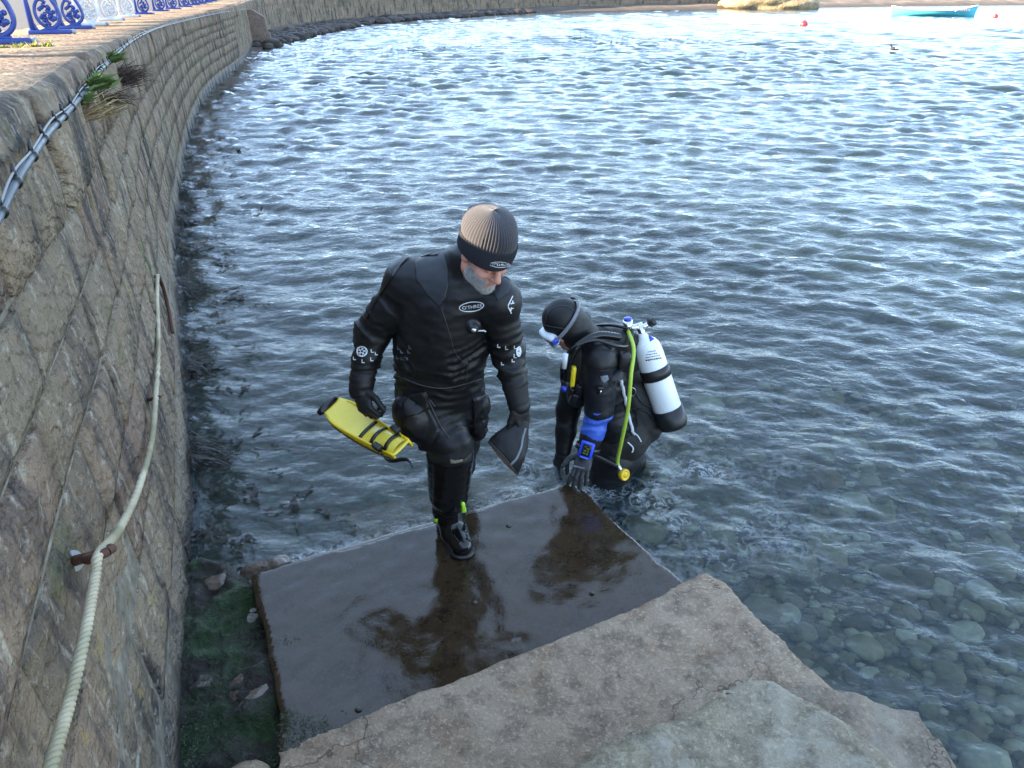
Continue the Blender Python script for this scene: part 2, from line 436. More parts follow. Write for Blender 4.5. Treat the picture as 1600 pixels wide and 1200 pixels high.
# ------------------------------------------------------------------ the sea wall's line in plan
BASE = [(0.5, -2.5), (-0.55, 0.0), (-1.14, 1.55), (-1.5, 2.55), (-1.98, 3.77), (-2.79, 5.71), (-3.48, 7.35), (-4.47, 9.99), (-6.19, 14.93),
        (-7.87, 20.68), (-9.5, 28.4), (-10.9, 34.0), (-12.3, 40.0), (-12.6, 46.0), (-11.6, 53.5), (-7.0, 65.0), (4.0, 79.5), (25.0, 90.5)]
_b = spline([(x, y, 0) for x, y in BASE], 40)
_b = np.array([(p.x, p.y) for p in _b]); _d = np.r_[0, np.cumsum(np.linalg.norm(np.diff(_b, axis=0), axis=1))]
WALL_LEN = _d[-1]; WALL_TOP = 1.75; COPE = 1.40
def base_at(s):
    s = np.clip(s, 0, WALL_LEN); return np.stack([np.interp(s, _d, _b[:, 0]), np.interp(s, _d, _b[:, 1])], -1)
def out_at(s):
    q = base_at(np.asarray(s) + 0.15) - base_at(np.asarray(s) - 0.15); q = q / (np.linalg.norm(q, axis=-1)[..., None] + 1e-9)
    return np.stack([q[..., 1], -q[..., 0]], -1)           # to the right of travel: towards the water
def topz(s):
    """height of the wall top: the promenade falls gently away along the bay"""
    return np.interp(base_at(s)[..., 1], [2.4, 4.2, 7.9, 12.4, 20.3, 26, 40], [2.17, 2.15, 2.01, 1.89, 1.75, 1.72, 1.70])
def wall_pt(s, h, proud=0.0):
    s = np.asarray(s, float); h = np.asarray(h, float)
    b = base_at(s); n = out_at(s); k = (proud - 0.10 * h / WALL_TOP)
    z = np.where(h > 0, h * topz(s) / WALL_TOP, h)
    return np.concatenate([b + n * k[..., None], np.broadcast_to(z, s.shape)[..., None]], -1)
S_GRID = np.linspace(0.5, 60, 3000)
def wall_hit(px, py, lo=0.0, hi=WALL_TOP):
    """(s,h) of the wall point seen at a photo pixel"""
    S, Hh = np.meshgrid(S_GRID, np.linspace(lo, hi, 141), indexing='ij')
    P = wall_pt(S, Hh); x, y, z = P[..., 0], P[..., 1], P[..., 2] - CAM_H
    fw = y * math.cos(PITCH) - z * math.sin(PITCH); u = y * math.sin(PITCH) + z * math.cos(PITCH)
    e = np.where(fw > 0.1, (800 + FPX * x / fw - px) ** 2 + (600 - FPX * u / fw - py) ** 2, 1e12)
    i = np.unravel_index(np.argmin(e), e.shape); return float(S[i]), float(Hh[i])

# ------------------------------------------------------------------ sea wall: core, coursed blocks, coping
wall = empty('sea_wall', (-1.5, 2.5, 0)); tag(wall, 'curving sandstone sea wall of coursed weathered blocks along the left', 'wall')
def block_mesh(s0, s1, h0, h1, proud, nu, nv, seed, jit=0.008, depth=0.07):
    g = 0.005
    U = np.linspace(0, 1, nu + 1); W = np.linspace(0, 1, nv + 1); uu, ww = np.meshgrid(U, W, indexing='ij')
    jr = np.random.default_rng(seed); c = jr.normal(0, jit, (2, 2, 2))
    ds = sum(c[i, j, 0] * (uu if i else 1 - uu) * (ww if j else 1 - ww) for i in (0, 1) for j in (0, 1))
    dh = sum(c[i, j, 1] * (uu if i else 1 - uu) * (ww if j else 1 - ww) for i in (0, 1) for j in (0, 1))
    S = s0 + g + (s1 - s0 - 2 * g) * uu + ds; Hh = h0 + g + (h1 - h0 - 2 * g) * ww + dh
    P0 = wall_pt(S, Hh)
    edge = np.minimum(np.minimum(uu * (s1 - s0), (1 - uu) * (s1 - s0)), np.minimum(ww, 1 - ww) * (h1 - h0))
    rel = fbm(P0 * 4.0, 3, 11) * 0.026 + fbm(P0 * 15, 3, 5) * 0.012
    pr = proud + rel * np.clip(edge / 0.05, 0.25, 1) - 0.008 * np.clip(1 - edge / 0.015, 0, 1)
    pr = np.maximum(pr, -0.010)
    F0 = wall_pt(S, Hh, pr); Bk = wall_pt(S, Hh, np.full_like(S, -depth))
    n = (nu + 1) * (nv + 1); V = list(F0.reshape(-1, 3)); idx = lambda i, j: i * (nv + 1) + j
    Fc = [(idx(i, j), idx(i + 1, j), idx(i + 1, j + 1), idx(i, j + 1)) for i in range(nu) for j in range(nv)]
    ring = [(i, 0) for i in range(nu)] + [(nu, j) for j in range(nv)] + [(i, nv) for i in range(nu, 0, -1)] + [(0, j) for j in range(nv, 0, -1)]
    for i, j in ring: V.append(Bk[i, j])
    m = len(ring)
    for k in range(m):
        a = idx(*ring[k]); b = idx(*ring[(k + 1) % m]); Fc.append((b, a, n + k, n + (k + 1) % m))
    return V, Fc
def add_tint(o, val):
    a = o.data.attributes.new('tint', 'FLOAT', 'POINT'); a.data.foreach_set('value', np.full(len(o.data.vertices), val, np.float32) if np.isscalar(val) else np.asarray(val, np.float32))
courses = [-0.42, -0.08, 0.22, 0.51, 0.76, 1.0, 1.2, COPE]
blocks = []
for ci in range(len(courses) - 1):
    s = 0.3 + random.random() * 0.3
    while s < WALL_LEN - 1:
        big = 0.8 if s < 9 else 0.52
        L = random.uniform(0.7, 1.55) * big * (1.25 if ci < 2 else 1)
        blocks.append((s, s + L, courses[ci], courses[ci + 1], random.uniform(-0.008, 0.012) , random.random(), random.randrange(1 << 30)))
        s += L
def px_size(bk):
    p = wall_pt(np.array(0.5 * (bk[0] + bk[1])), np.array(0.5 * (bk[2] + bk[3])))
    fw = p[1] * math.cos(PITCH) - (p[2] - CAM_H) * math.sin(PITCH); 
    if fw < 0.4: return 0
    X = 800 + FPX * p[0] / fw; Y = 600 - FPX * (p[1] * math.sin(PITCH) + (p[2] - CAM_H) * math.cos(PITCH)) / fw
    if X < -150 or Y > 1350 or bk[3] < 0: return 0
    return 1 / fw
order = sorted(range(len(blocks)), key=lambda i: -px_size(blocks[i]))
single = set(i for i in order[:262] if px_size(blocks[i]) > 0)
restV, restF, restT = [], [], []
for i, bk in enumerate(blocks):
    s0, s1, h0, h1, pr, tn, sd_ = bk
    dist = max(1.0, s0 - 2.0)
    if i in single:
        nu, nv = (10, 6) if dist < 6 else (5, 3) if dist < 12 else (2, 2)
        V, Fc = block_mesh(s0, s1, h0, h1, pr, nu, nv, sd_)
        o = mesh_obj('stone', V, Fc, M_WALL); add_tint(o, tn); keep_world(o, wall)
    else:
        V, Fc = block_mesh(s0, s1, h0, h1, pr, 2 if dist < 30 else 1, 1, sd_)
        n = len(restV); restV += V; restF += [tuple(q + n for q in f) for f in Fc]; restT += [tn] * len(V)
o = mesh_obj('far_stones', restV, restF, M_WALL, smooth=False); add_tint(o, restT); keep_world(o, wall); o['kind'] = 'stuff'
# coping: big blocks, face and walking top
CW = 1.75
def coping_block(s0, s1, seed, n):
    jr = np.random.default_rng(seed); V = []; Fc = []
    prof = [(-0.02, COPE + 0.008), (0.02, COPE + 0.012), (0.03, COPE + 0.12), (0.025, COPE + 0.25), (0.012, WALL_TOP - 0.02), (-0.02, WALL_TOP), (-0.5, WALL_TOP), (-1.1, WALL_TOP), (-CW, WALL_TOP), (-CW, COPE)]
    dz = jr.normal(0, 0.006); dn = jr.normal(0, 0.010)
    ss = np.linspace(s0 + 0.006, s1 - 0.006, n + 1)
    pn = np.array([p_[0] for p_ in prof]); pz = np.array([p_[1] for p_ in prof]); hz = np.where(np.arange(len(prof)) >= 5, WALL_TOP, pz)
    S2 = np.repeat(ss[:, None], len(prof), 1); tb = wall_pt(S2, np.broadcast_to(hz, S2.shape)); nn = out_at(S2)
    W = np.concatenate([tb[..., :2] + nn * (pn + dn)[None, :, None], (pz * topz(S2) / WALL_TOP + dz)[..., None]], -1)
    r = fbm(W * 6, 3, 3); r2 = fbm(W * 21, 2, 9); e = np.zeros((n + 1, 1)); e[0] = e[-1] = 1; q = np.arange(len(prof))[None, :]; mid = (q > 0) & (q < 9)
    W[..., :2] += nn * ((r * 0.02 + r2 * 0.008 - 0.012 * e) * (mid & (q < 6)))[..., None]; W[..., 2] += (r * 0.014 + r2 * 0.005 - 0.008 * e) * (mid & (q >= 4))
    V = list(W.reshape(-1, 3))
    m = len(prof)
    for i in range(n):
        for q in range(m - 1): a = i * m + q; Fc.append((a, a + m, a + m + 1, a + 1))
    Fc.append(tuple(range(m))); Fc.append(tuple(n * m + q for q in range(m - 1, -1, -1)))
    return V, Fc
s = 0.3; cop = []
while s < WALL_LEN - 2:
    L = random.uniform(0.75, 1.25); cop.append((s, s + L, random.randrange(1 << 30), random.random())); s += L
rV, rF, rT = [], [], []
for s0, s1, sd_, tn in cop:
    V, Fc = coping_block(s0, s1, sd_, 10 if s0 < 14 else 3)
    if s0 < 34:
        o = mesh_obj('coping_stone', V, Fc, M_WALL); add_tint(o, 0.3 + 0.45 * tn); keep_world(o, wall)
    else:
        n = len(rV); rV += V; rF += [tuple(q + n for q in f) for f in Fc]; rT += [tn] * len(V)
o = mesh_obj('far_coping', rV, rF, M_WALL, smooth=False); add_tint(o, rT); keep_world(o, wall); o['kind'] = 'stuff'
# core behind the joints
ss = np.linspace(0.2, WALL_LEN, 900); V = []; Fc = []
for s in ss:
    for h, pr in ((-7.0, -0.020), (COPE + 0.02, -0.018), (COPE + 0.02, -0.9), (-7.0, -1.6)):
        V.append(wall_pt(np.array(s), np.array(h), pr))
for i in range(len(ss) - 1):
    for q in range(4): a = i * 4 + q; b = i * 4 + (q + 1) % 4; Fc.append((a, a + 4, b + 4, b))
o = mesh_obj('mortar_core', V, Fc, M_MORTAR, smooth=False); keep_world(o, wall)
# pier half way along
def pier(s0):
    mb = MB()
    for h0, h1, w, p in ((-1, 0.5, 1.05, 0.75), (0.5, 0.53, 1.0, 0.7), (0.53, 1.15, 0.95, 0.66), (1.15, 1.45, 0.9, 0.64)):
        a = wall_pt(np.array([s0 - w / 2, s0 + w / 2]), np.array([h0, h0]), -0.1); b = wall_pt(np.array([s0 - w / 2, s0 + w / 2]), np.array([h0, h0]), p)
        c = wall_pt(np.array([s0 - w / 2, s0 + w / 2]), np.array([h1, h1]), -0.1); d = wall_pt(np.array([s0 - w / 2, s0 + w / 2]), np.array([h1, h1]), p * (0.35 if h1 > 1.2 else 1))
        v = [a[0], a[1], b[1], b[0], c[0], c[1], d[1], d[0]]
        mb.add(v, [(0, 1, 2, 3), (7, 6, 5, 4), (3, 2, 6, 7), (0, 3, 7, 4), (2, 1, 5, 6), (1, 0, 4, 5)])
    return mb
S_PIER = wall_hit(396, 62)[0]
o = pier(S_PIER).build('pier', M_SLAB_BROWN, smooth=False); keep_world(o, wall); o['label'] = 'brown stone pier jutting out with a dark foot'

# ------------------------------------------------------------------ promenade behind the wall
t = NT('asphalt'); c = t.mix(t.noise(40, 4), (0.045, 0.043, 0.042), (0.075, 0.07, 0.066)); M_ASPH = t.pbr(c, 0.9, normal=t.bump(t.noise(150, 3), 0.5, 0.004))
V = []; Fc = []; ss = np.linspace(0.0, WALL_LEN, 120)
for s in ss:
    p = wall_pt(np.array(s), np.array(WALL_TOP), -0.0); n = out_at(np.array(s))
    for dd, zz in ((-CW + 0.02, WALL_TOP - 0.06), (-6, WALL_TOP - 0.08), (-40, WALL_TOP - 0.1), (-41, -3)): V.append((p[0] + n[0] * dd, p[1] + n[1] * dd, zz + (float(topz(np.array(s))) - WALL_TOP if zz > 0 else 0)))
for i in range(len(ss) - 1):
    for q in range(3): a = i * 4 + q; Fc.append((a + 1, a + 5, a + 4, a))
o = mesh_obj('promenade', V, Fc, M_ASPH, smooth=False); o['kind'] = 'structure'

# ------------------------------------------------------------------ stone steps
def sd_poly(P, poly):
    x, y = P[..., 0], P[..., 1]; d = np.full(x.shape, 1e9); s = np.ones(x.shape); n = len(poly)
    for i in range(n):
        ax, ay = poly[i]; bx, by = poly[i - 1]; ex, ey = bx - ax, by - ay; wx, wy = x - ax, y - ay
        t_ = np.clip((wx * ex + wy * ey) / (ex * ex + ey * ey), 0, 1); d = np.minimum(d, (wx - ex * t_) ** 2 + (wy - ey * t_) ** 2)
        c1 = y >= ay; c2 = y < by; c3 = ex * wy > ey * wx
        s = np.where((c1 & c2 & c3) | (~c1 & ~c2 & ~c3), -s, s)
    return s * np.sqrt(d)
def slab(name, poly, ztop, thick, mat, res=0.016, rough=0.010, chip=0.02, rnd=0.010, tilt=(0, 0), seed=0, parent=None):
    poly = [tuple(p)[:2] for p in poly]
    xs = [p[0] for p in poly]; ys = [p[1] for p in poly]
    lo = np.array([min(xs) - 0.08, min(ys) - 0.08, ztop - thick - 0.06]); hi = np.array([max(xs) + 0.08, max(ys) + 0.08, ztop + 0.10])
    n = np.ceil((hi - lo) / res).astype(int) + 1
    ax = [lo[d] + np.arange(n[d]) * res for d in range(3)]
    P2 = np.stack(np.meshgrid(ax[0], ax[1], indexing='ij'), -1)
    P3 = np.concatenate([P2, np.zeros(P2.shape[:2] + (1,))], -1)
    d2 = sd_poly(P2, poly) + fbm(P3 * 4.0, 4, seed) * chip + fbm(P3 * 16, 3, seed + 3) * chip * 0.5
    cx, cy = np.mean(xs), np.mean(ys)
    top = ztop + tilt[0] * (P2[..., 0] - cx) + tilt[1] * (P2[..., 1] - cy) + fbm(P3 * 3.0, 5, seed + 7) * rough * 1.5 + fbm(P3 * 14, 3, seed + 8) * rough * 0.7
    Z = ax[2][None, None, :]
    dz = np.maximum(Z - top[..., None], (ztop - thick) - Z); d2 = np.broadcast_to(d2[..., None], dz.shape)
    # layered edge: strata push the side in and out with height
    d2 = d2 + 0.012 * np.sin(Z * 55 + 3 * P2[..., :1]) * (rough > 0.006)
    a = np.maximum(d2 + rnd, 0); b = np.maximum(dz + rnd, 0)
    F = np.minimum(np.maximum(d2 + rnd, dz + rnd), 0) + np.sqrt(a * a + b * b) - rnd
    V, Fq = surface_nets(F, lo, res)
    o = big_mesh(name, V, Fq, mat)
    if parent: keep_world(o, parent)
    return o
steps = empty('stone_steps', (0, 2.0, 0)); tag(steps, 'flight of broad worn sandstone steps going down into the sea', 'steps')
NX, NY = -0.42, 0.907     # downhill direction in plan
o = slab('step_slab', [(-0.74, 1.5), (0.79, 2.29), (0.85, 2.24), (1.13, 1.67), (1.28, 1.36), (-0.5, 0.62)], 0.36, 0.24, M_SLAB_TAN, seed=21, chip=0.018, rough=0.013, parent=steps); o['label'] = 'dry tan step slab with a crumbling edge'
o = slab('step_slab', [(-0.45, 0.98), (0.14, 1.265), (0.74, 1.555), (0.80, 1.545), (0.97, 1.40), (1.12, 1.12), (1.2, 0.85), (0.1, 0.3)], 0.62, 0.26, M_SLAB_GREY, seed=33, chip=0.018, rough=0.016, rnd=0.012, parent=steps); o['label'] = 'grey lichen covered step slab at the bottom edge'
bp = [ground(1205, 1080, 0.5), ground(1330, 1085, 0.5), ground(1442, 1108, 0.5), ground(1510, 1205, 0.5), ground(1580, 1330, 0.5), ground(1150, 1330, 0.5)]
o = slab('broken_stone', bp, 0.5, 0.3, M_SLAB_BROKEN, seed=44, chip=0.022, rough=0.03, rnd=0.012, tilt=(-0.22, 0.02), parent=steps); o['label'] = 'brown broken stone beside the grey slab'
o = slab('step_slab', [(-1.2, 2.55), (0.30, 3.255), (0.36, 3.235), (0.785, 2.465), (1.02, 2.02), (-0.72, 1.25), (-0.87, 1.84)], 0.12, 0.2, M_SLAB_WET, seed=5, rough=0.006, chip=0.016, rnd=0.014, parent=steps); o['label'] = 'wet dark step slab that mirrors the sky'
o = slab('step_slab', [(-1.36, 2.62), (0.25, 3.35), (0.34, 3.24), (0.3, 3.1), (-1.2, 2.3)], 0.035, 0.25, M_SLAB_LIP, seed=8, rough=0.006, chip=0.012, rnd=0.03, parent=steps); o['label'] = 'low pale kerb lapped by the water'
o = slab('step_slab', [(-0.95, 3.2), (0.02, 3.64), (0.22, 3.3), (-0.7, 2.8)], -0.05, 0.25, M_SLAB_TAN, seed=12, parent=steps, res=0.025); o['label'] = 'step slab under water'
o = slab('step_slab', [(-1.5, 3.5), (-0.1, 4.15), (0.3, 3.5), (-1.2, 2.8)], -0.42, 0.25, M_SLAB_BROWN, seed=13, parent=steps, res=0.03); o['label'] = 'deeper step slab under water'
o = slab('footing', [(-1.6, 2.72), (-1.34, 2.66), (-1.12, 2.5), (-0.8, 1.8), (-0.66, 1.2), (-0.2, 0.5), (-1.0, 0.5)], 0.055, 0.4, M_MOSS, seed=61, chip=0.03, rough=0.06, rnd=0.03, parent=steps, res=0.014); o['label'] = 'green slimy footing between wall and slabs'
for (px, py, z, rx, ry, rz_, m) in ((345, 903, 0.08, 0.085, 0.05, 0.05, M_SLAB_LIP), (398, 884, 0.07, 0.075, 0.045, 0.05, M_SLAB_BROWN), (434, 874, 0.06, 0.06, 0.045, 0.045, M_SLAB_LIP),
                                (378, 1212, 0.14, 0.085, 0.075, 0.07, M_SLAB_TAN), (416, 1075, 0.085, 0.05, 0.16, 0.05, M_SLAB_LIP), (384, 1068, 0.08, 0.075, 0.075, 0.04, M_SLAB_BROWN)):
    p = ground(px, py, z)
    bm_ = MB().ball((0, 0, 0), 1.0, sub=4); V = np.array(bm_.v); V = V * (1 + 0.28 * fbm(V * 1.5 + px, 4, 2)[:, None] + 0.07 * fbm(V * 6 + px, 3, 4)[:, None])
    V = V * np.array([rx, ry, rz_]); a = R(-35 if ry > rx else 20)
    V = np.stack([V[:, 0] * math.cos(a) - V[:, 1] * math.sin(a), V[:, 0] * math.sin(a) + V[:, 1] * math.cos(a), V[:, 2]], -1) + np.array(p) - np.array([0, 0, rz_ * 0.8])
    keep_world(mesh_obj('packing_stone', V, bm_.f, m), steps)

M_LIMP = simple('limpet_shell', (0.05, 0.04, 0.03), 0.4, var=0.4, scale=80, bump=0.5)
for (px, py, r_) in ((795, 821, 0.012), (742, 941, 0.010), (560, 1108, 0.011), (925, 926, 0.009)):
    p = ground(px, py, 0.125); prof = [(r_ * 1.2, -0.006), (r_, r_ * 0.1), (r_ * 0.55, r_ * 0.4), (r_ * 0.12, r_ * 0.52)]
    keep_world(MB().lathe(prof, Matrix.Translation(p), 14, 1.15, 0.95).build('limpet', M_LIMP), steps)

# ------------------------------------------------------------------ sea bed with cobbles
def bed_z(x, y):
    d = (x - 0.8) * 0.45 + (y - 1.5) * 0.55
    return -0.30 - 0.13 * np.clip(d, -0.5, 3) - 0.16 * np.clip(d - 3, 0, 12) - 0.02 * np.clip(d - 15, 0, 60)
gx = np.r_[np.linspace(-14, -3, 12), np.linspace(-2.6, 7, 110), np.linspace(7.5, 120, 40)]
gy = np.r_[np.linspace(-6, 0, 10), np.linspace(0.2, 9, 110), np.linspace(9.5, 130, 50)]
X, Y = np.meshgrid(gx, gy, indexing='ij'); P = np.stack([X, Y, 0 * X], -1)
Z = bed_z(X, Y) + 0.05 * fbm(P * 1.5, 4, 3) + 0.02 * fbm(P * 8, 2, 4)
nI, nJ = X.shape; ii, jj = np.meshgrid(np.arange(nI - 1), np.arange(nJ - 1), indexing='ij'); a = (ii * nJ + jj).ravel()
t = NT('seabed_gravel'); vo = t.n('ShaderNodeTexVoronoi', {'Scale': 14.0, 'Vector': t.pos()}); n1 = t.noise(3, 5)
c = t.mix(t.range(vo.outputs['Distance'], 0.1, 0.6), t.mix(0.6, vo.outputs['Color'], (0.15, 0.14, 0.10)), (0.03, 0.03, 0.022))
c = t.mix(0.6, c, (0.13, 0.12, 0.08)); c = t.mix(t.range(n1, 0.4, 0.65), c, (0.08, 0.065, 0.04))
M_BED = t.pbr(c, 0.9, normal=t.bump(vo.outputs['Distance'], 0.8, 0.05))
bed = big_mesh('seabed', np.stack([X, Y, Z], -1).reshape(-1, 3), np.stack([a, a + nJ, a + nJ + 1, a + 1], -1), M_BED); bed['kind'] = 'structure'
def cobble_mat(i, cc):
    t = NT('cobble_%s' % 'abcdef'[i]); n = t.noise(12, 5, 0.65)
    return t.pbr(t.mix(t.range(n, 0.35, 0.65), tuple(x * 0.6 for x in cc), cc), 0.8, normal=t.bump(n, 0.6, 0.02))
COB = [cobble_mat(i, c_) for i, c_ in enumerate([(0.30, 0.27, 0.17), (0.22, 0.20, 0.11), (0.13, 0.105, 0.065), (0.46, 0.43, 0.33), (0.20, 0.14, 0.08), (0.25, 0.21, 0.15)])]
cob_me = []
for k in range(10):
    mb = MB().ball((0, 0, 0), 1.0, sub=3); V = np.array(mb.v); V = V * (1 + 0.42 * fbm(V * 1.5 + k * 9, 4, k)[:, None] + 0.05 * fbm(V * 5, 2, k)[:, None]); V[:, 2] *= 0.5
    V = np.sign(V) * np.abs(V) ** 0.85
    o = mesh_obj('stone', V, mb.f, COB[k % 6]); cob_me.append(o.data); bpy.data.objects.remove(o)
placed = []; tries = 0
while len(placed) < 298 and tries < 9000:
    tries += 1
    px, py = random.uniform(1010, 1640), random.uniform(640, 1230) if random.random() < 0.75 else random.uniform(560, 700)
    q = ground(px, py, -0.4); x, y = q.x, q.y
    if 0.907 * (x - 0.3) - (-0.42) * (y - 3.25) < 0.10 and y < 3.4: continue
    if sd_poly(np.array([[x, y]]), [(0.30, 3.255), (0.785, 2.465), (1.3, 1.4), (1.5, 0.6), (-1, 0), (-1, 2.6)])[0] < 0.08: continue
    r = min(0.12, max(0.03, random.lognormvariate(-2.85, 0.45)))
    if any((x - a_) ** 2 + (y - b_) ** 2 < (0.8 * (r + c_)) ** 2 for a_, b_, c_ in placed): continue
    placed.append((x, y, r)); k = random.randrange(10)
    o = bpy.data.objects.new('stone', cob_me[k]); col.objects.link(o); o.parent = bed
    o.location = (x, y, float(bed_z(x, y)) + r * 0.25); o.scale = (r * random.uniform(0.8, 1.3), r, r * random.uniform(0.7, 1.2)); o.rotation_euler = (random.uniform(-.2, .2), random.uniform(-.2, .2), random.uniform(0, 6.3))
# small pebbles between them
V, Fc = [], []
ic = MB().ball((0, 0, 0), 1.0, sub=1); icv = np.array(ic.v)
for k in range(2600):
    q = ground(random.uniform(930, 1650), random.uniform(520, 1240), -0.45); r = random.uniform(0.012, 0.045)
    if sd_poly(np.array([[q.x, q.y]]), [(0.30, 3.255), (0.785, 2.465), (1.3, 1.4), (1.5, 0.6), (-1, 0), (-1, 2.6)])[0] < 0.03: continue
    n = len(V); w = icv * np.array([r * random.uniform(0.8, 1.5), r, r * 0.6]) * (1 + 0.2 * rng.normal(size=(len(icv), 1)) * 0.5)
    V += list(w + np.array([q.x, q.y, float(bed_z(q.x, q.y)) + 0.01])); Fc += [tuple(i + n for i in f) for f in ic.f]
o = mesh_obj('pebbles', V, Fc, mats=COB, mat_idx=np.repeat(rng.integers(0, 6, len(Fc) // len(ic.f)), len(ic.f))); o.parent = bed; o['kind'] = 'stuff'

# ------------------------------------------------------------------ the sea
DIV = np.array([0.55, 3.55])         # the wading diver stirs the water here
def waves(X, Y, sp):
    wr = np.random.default_rng(3); dx = 0 * X; dy = 0 * X; dz = 0 * X
    var = 0 * X + 1e-9; full = 1e-9
    calm = 0.55 + 0.45 * np.clip((np.hypot(X, Y) - 2.0) / 5, 0, 1)
    gust = (0.85 + 0.55 * fbm(np.stack([X * 0.22, Y * 0.3, 0 * X], -1), 3, 40)) * (1 + 0.7 * np.clip((np.hypot(X, Y) - 6) / 24, 0, 1))
    for i in range(70):
        L = 0.09 * (1.3 / 0.09) ** ((i + wr.random()) / 70)
        th = R(72) + wr.normal() * R(32); k = 2 * math.pi / L; ph = wr.random() * 6.283
        sl = 0.042 if L < 0.26 else 0.033 if L < 0.6 else 0.013
        # each train comes in groups, so crests are short
        g1, g2 = 1.9 / L * wr.uniform(0.7, 1.3), 1.5 / L * wr.uniform(0.7, 1.3); q1, q2, q3 = wr.random(3) * 6.283; wob = 1.3 * np.sin(0.8 / L * (X * 0.6 - Y * 0.8) + q3)
        env = 0.3 + 1.4 * np.clip(0.5 + 0.55 * np.sin(g1 * (X * math.sin(th) - Y * math.cos(th)) + q1 + wob) * np.sin(g2 * (X * math.cos(th + 0.4) + Y * math.sin(th + 0.4)) + q2), 0, 1)
        vis = np.clip((L / sp - 1.6) / 1.6, 0, 1); var += (vis * sl) ** 2; full += sl ** 2
        w = vis * env * calm * gust * (sl / k)
        p = k * (X * math.cos(th) + Y * math.sin(th)) + ph; s_, c_ = np.sin(p), np.cos(p)
        dz += w * s_; dx += -0.9 * w * c_ * math.cos(th) * -1; dy += -0.9 * w * c_ * math.sin(th) * -1
    boost = np.clip(np.sqrt(full / var), 1, 3.4); dx *= boost; dy *= boost; dz *= boost    # keep the same steepness where short waves are too fine to mesh
    r = np.hypot(X - DIV[0], Y - DIV[1]); stir = np.exp(-((r / 0.75) ** 2))
    PP = np.stack([X, Y, 0 * X], -1)
    dz += stir * (0.034 * fbm(PP * 6, 4, 77) + 0.010 * np.sin(r * 26 + 2 * fbm(PP * 3, 2, 5)))
    # water climbing on the kerb and round the man's trailing leg
    e = np.exp(-(((X + 0.35) / 0.8) ** 2 + ((Y - 3.35) / 0.35) ** 2)); dz += e * 0.016 * fbm(PP * 9, 3, 99)
    return dx, dy, dz, stir
ratio = 0.0060; rr = np.exp(np.arange(math.log(1.0), math.log(420), ratio)); aa = np.arange(R(-52), R(64), 0.0064)
RR, AA = np.meshgrid(rr, aa, indexing='ij'); X = RR * np.sin(AA); Y = RR * np.cos(AA)
dx, dy, dz, stir = waves(X, Y, RR * ratio)
V = np.stack([X - dx, Y - dy, dz - 0.004], -1); nI, nJ = X.shape
ii, jj = np.meshgrid(np.arange(nI - 1), np.arange(nJ - 1), indexing='ij'); a = (ii * nJ + jj).ravel()
kerb = sd_poly(np.stack([X, Y], -1), [(-1.36, 2.62), (0.25, 3.35), (0.34, 3.26), (0.80, 2.47), (1.14, 1.68), (1.3, 1.2), (-1, 0)])
lap = np.exp(-np.clip(kerb, 0, 9) / 0.05) * (RR < 5)
t = NT('sea_water')
foam_a = t.n('ShaderNodeAttribute', attribute_name='foam').outputs['Fac']; lap_a = t.n('ShaderNodeAttribute', attribute_name='lap').outputs['Fac']
h1 = t.noise(3.2, 3, 0.5, t.scaled((0.7, 1.25, 1))); h2 = t.noise(11, 4, 0.55, t.scaled((0.75, 1.2, 1)), 0.6)
nb = t.bump(h1, 1.0, 0.022); nb = t.bump(h2, 0.8, 0.016, nb)
fr = t.n('ShaderNodeFresnel', {'IOR': 1.34, 'Normal': nb}).outputs[0]
gl = t.n('ShaderNodeBsdfGlossy', {'Color': (1, 1, 1, 1), 'Roughness': 0.025, 'Normal': nb})
tr = t.n('ShaderNodeBsdfTransparent', {'Color': (0.84, 0.92, 0.86, 1)})
df = t.n('ShaderNodeBsdfDiffuse', {'Color': (0.026, 0.055, 0.066, 1), 'Normal': nb})
turb = t.n('ShaderNodeMixShader', {0: 0.30, 1: tr.outputs[0], 2: df.outputs[0]})
surf = t.n('ShaderNodeMixShader', {0: fr, 1: turb.outputs[0], 2: gl.outputs[0]})
fn = t.noise(9, 6, 0.65, dist=1.6); web = t.math('ABSOLUTE', t.math('SUBTRACT', fn, 0.5))
lace = t.range(web, 0.0, 0.055, 1, 0); patch = t.range(t.noise(2.6, 4), 0.45, 0.62)
fm = t.math('MULTIPLY', t.math('MULTIPLY', lace, patch), t.math('MULTIPLY', foam_a, 0.42))
fm = t.math('ADD', fm, t.math('MULTIPLY', lap_a, t.range(t.noise(34, 4), 0.42, 0.6, 0.0, 0.65)), clamp=True)
fo = t.n('ShaderNodeBsdfDiffuse', {'Color': (0.72, 0.76, 0.78, 1)})
fin = t.n('ShaderNodeMixShader', {0: fm, 1: surf.outputs[0], 2: fo.outputs[0]})
t.t.links.new(fin.outputs[0], t.out.inputs[0]); M_SEA = t.m
foam = np.clip(np.exp(-(((X - 0.7) / 0.85) ** 2 + ((Y - 3.35) / 0.55) ** 2)) * 1.5, 0, 1)
sea = big_mesh('sea', V.reshape(-1, 3), np.stack([a, a + 1, a + nJ + 1, a + nJ], -1), M_SEA, {'foam': foam.ravel(), 'lap': lap.ravel()})
sea['kind'] = 'structure'

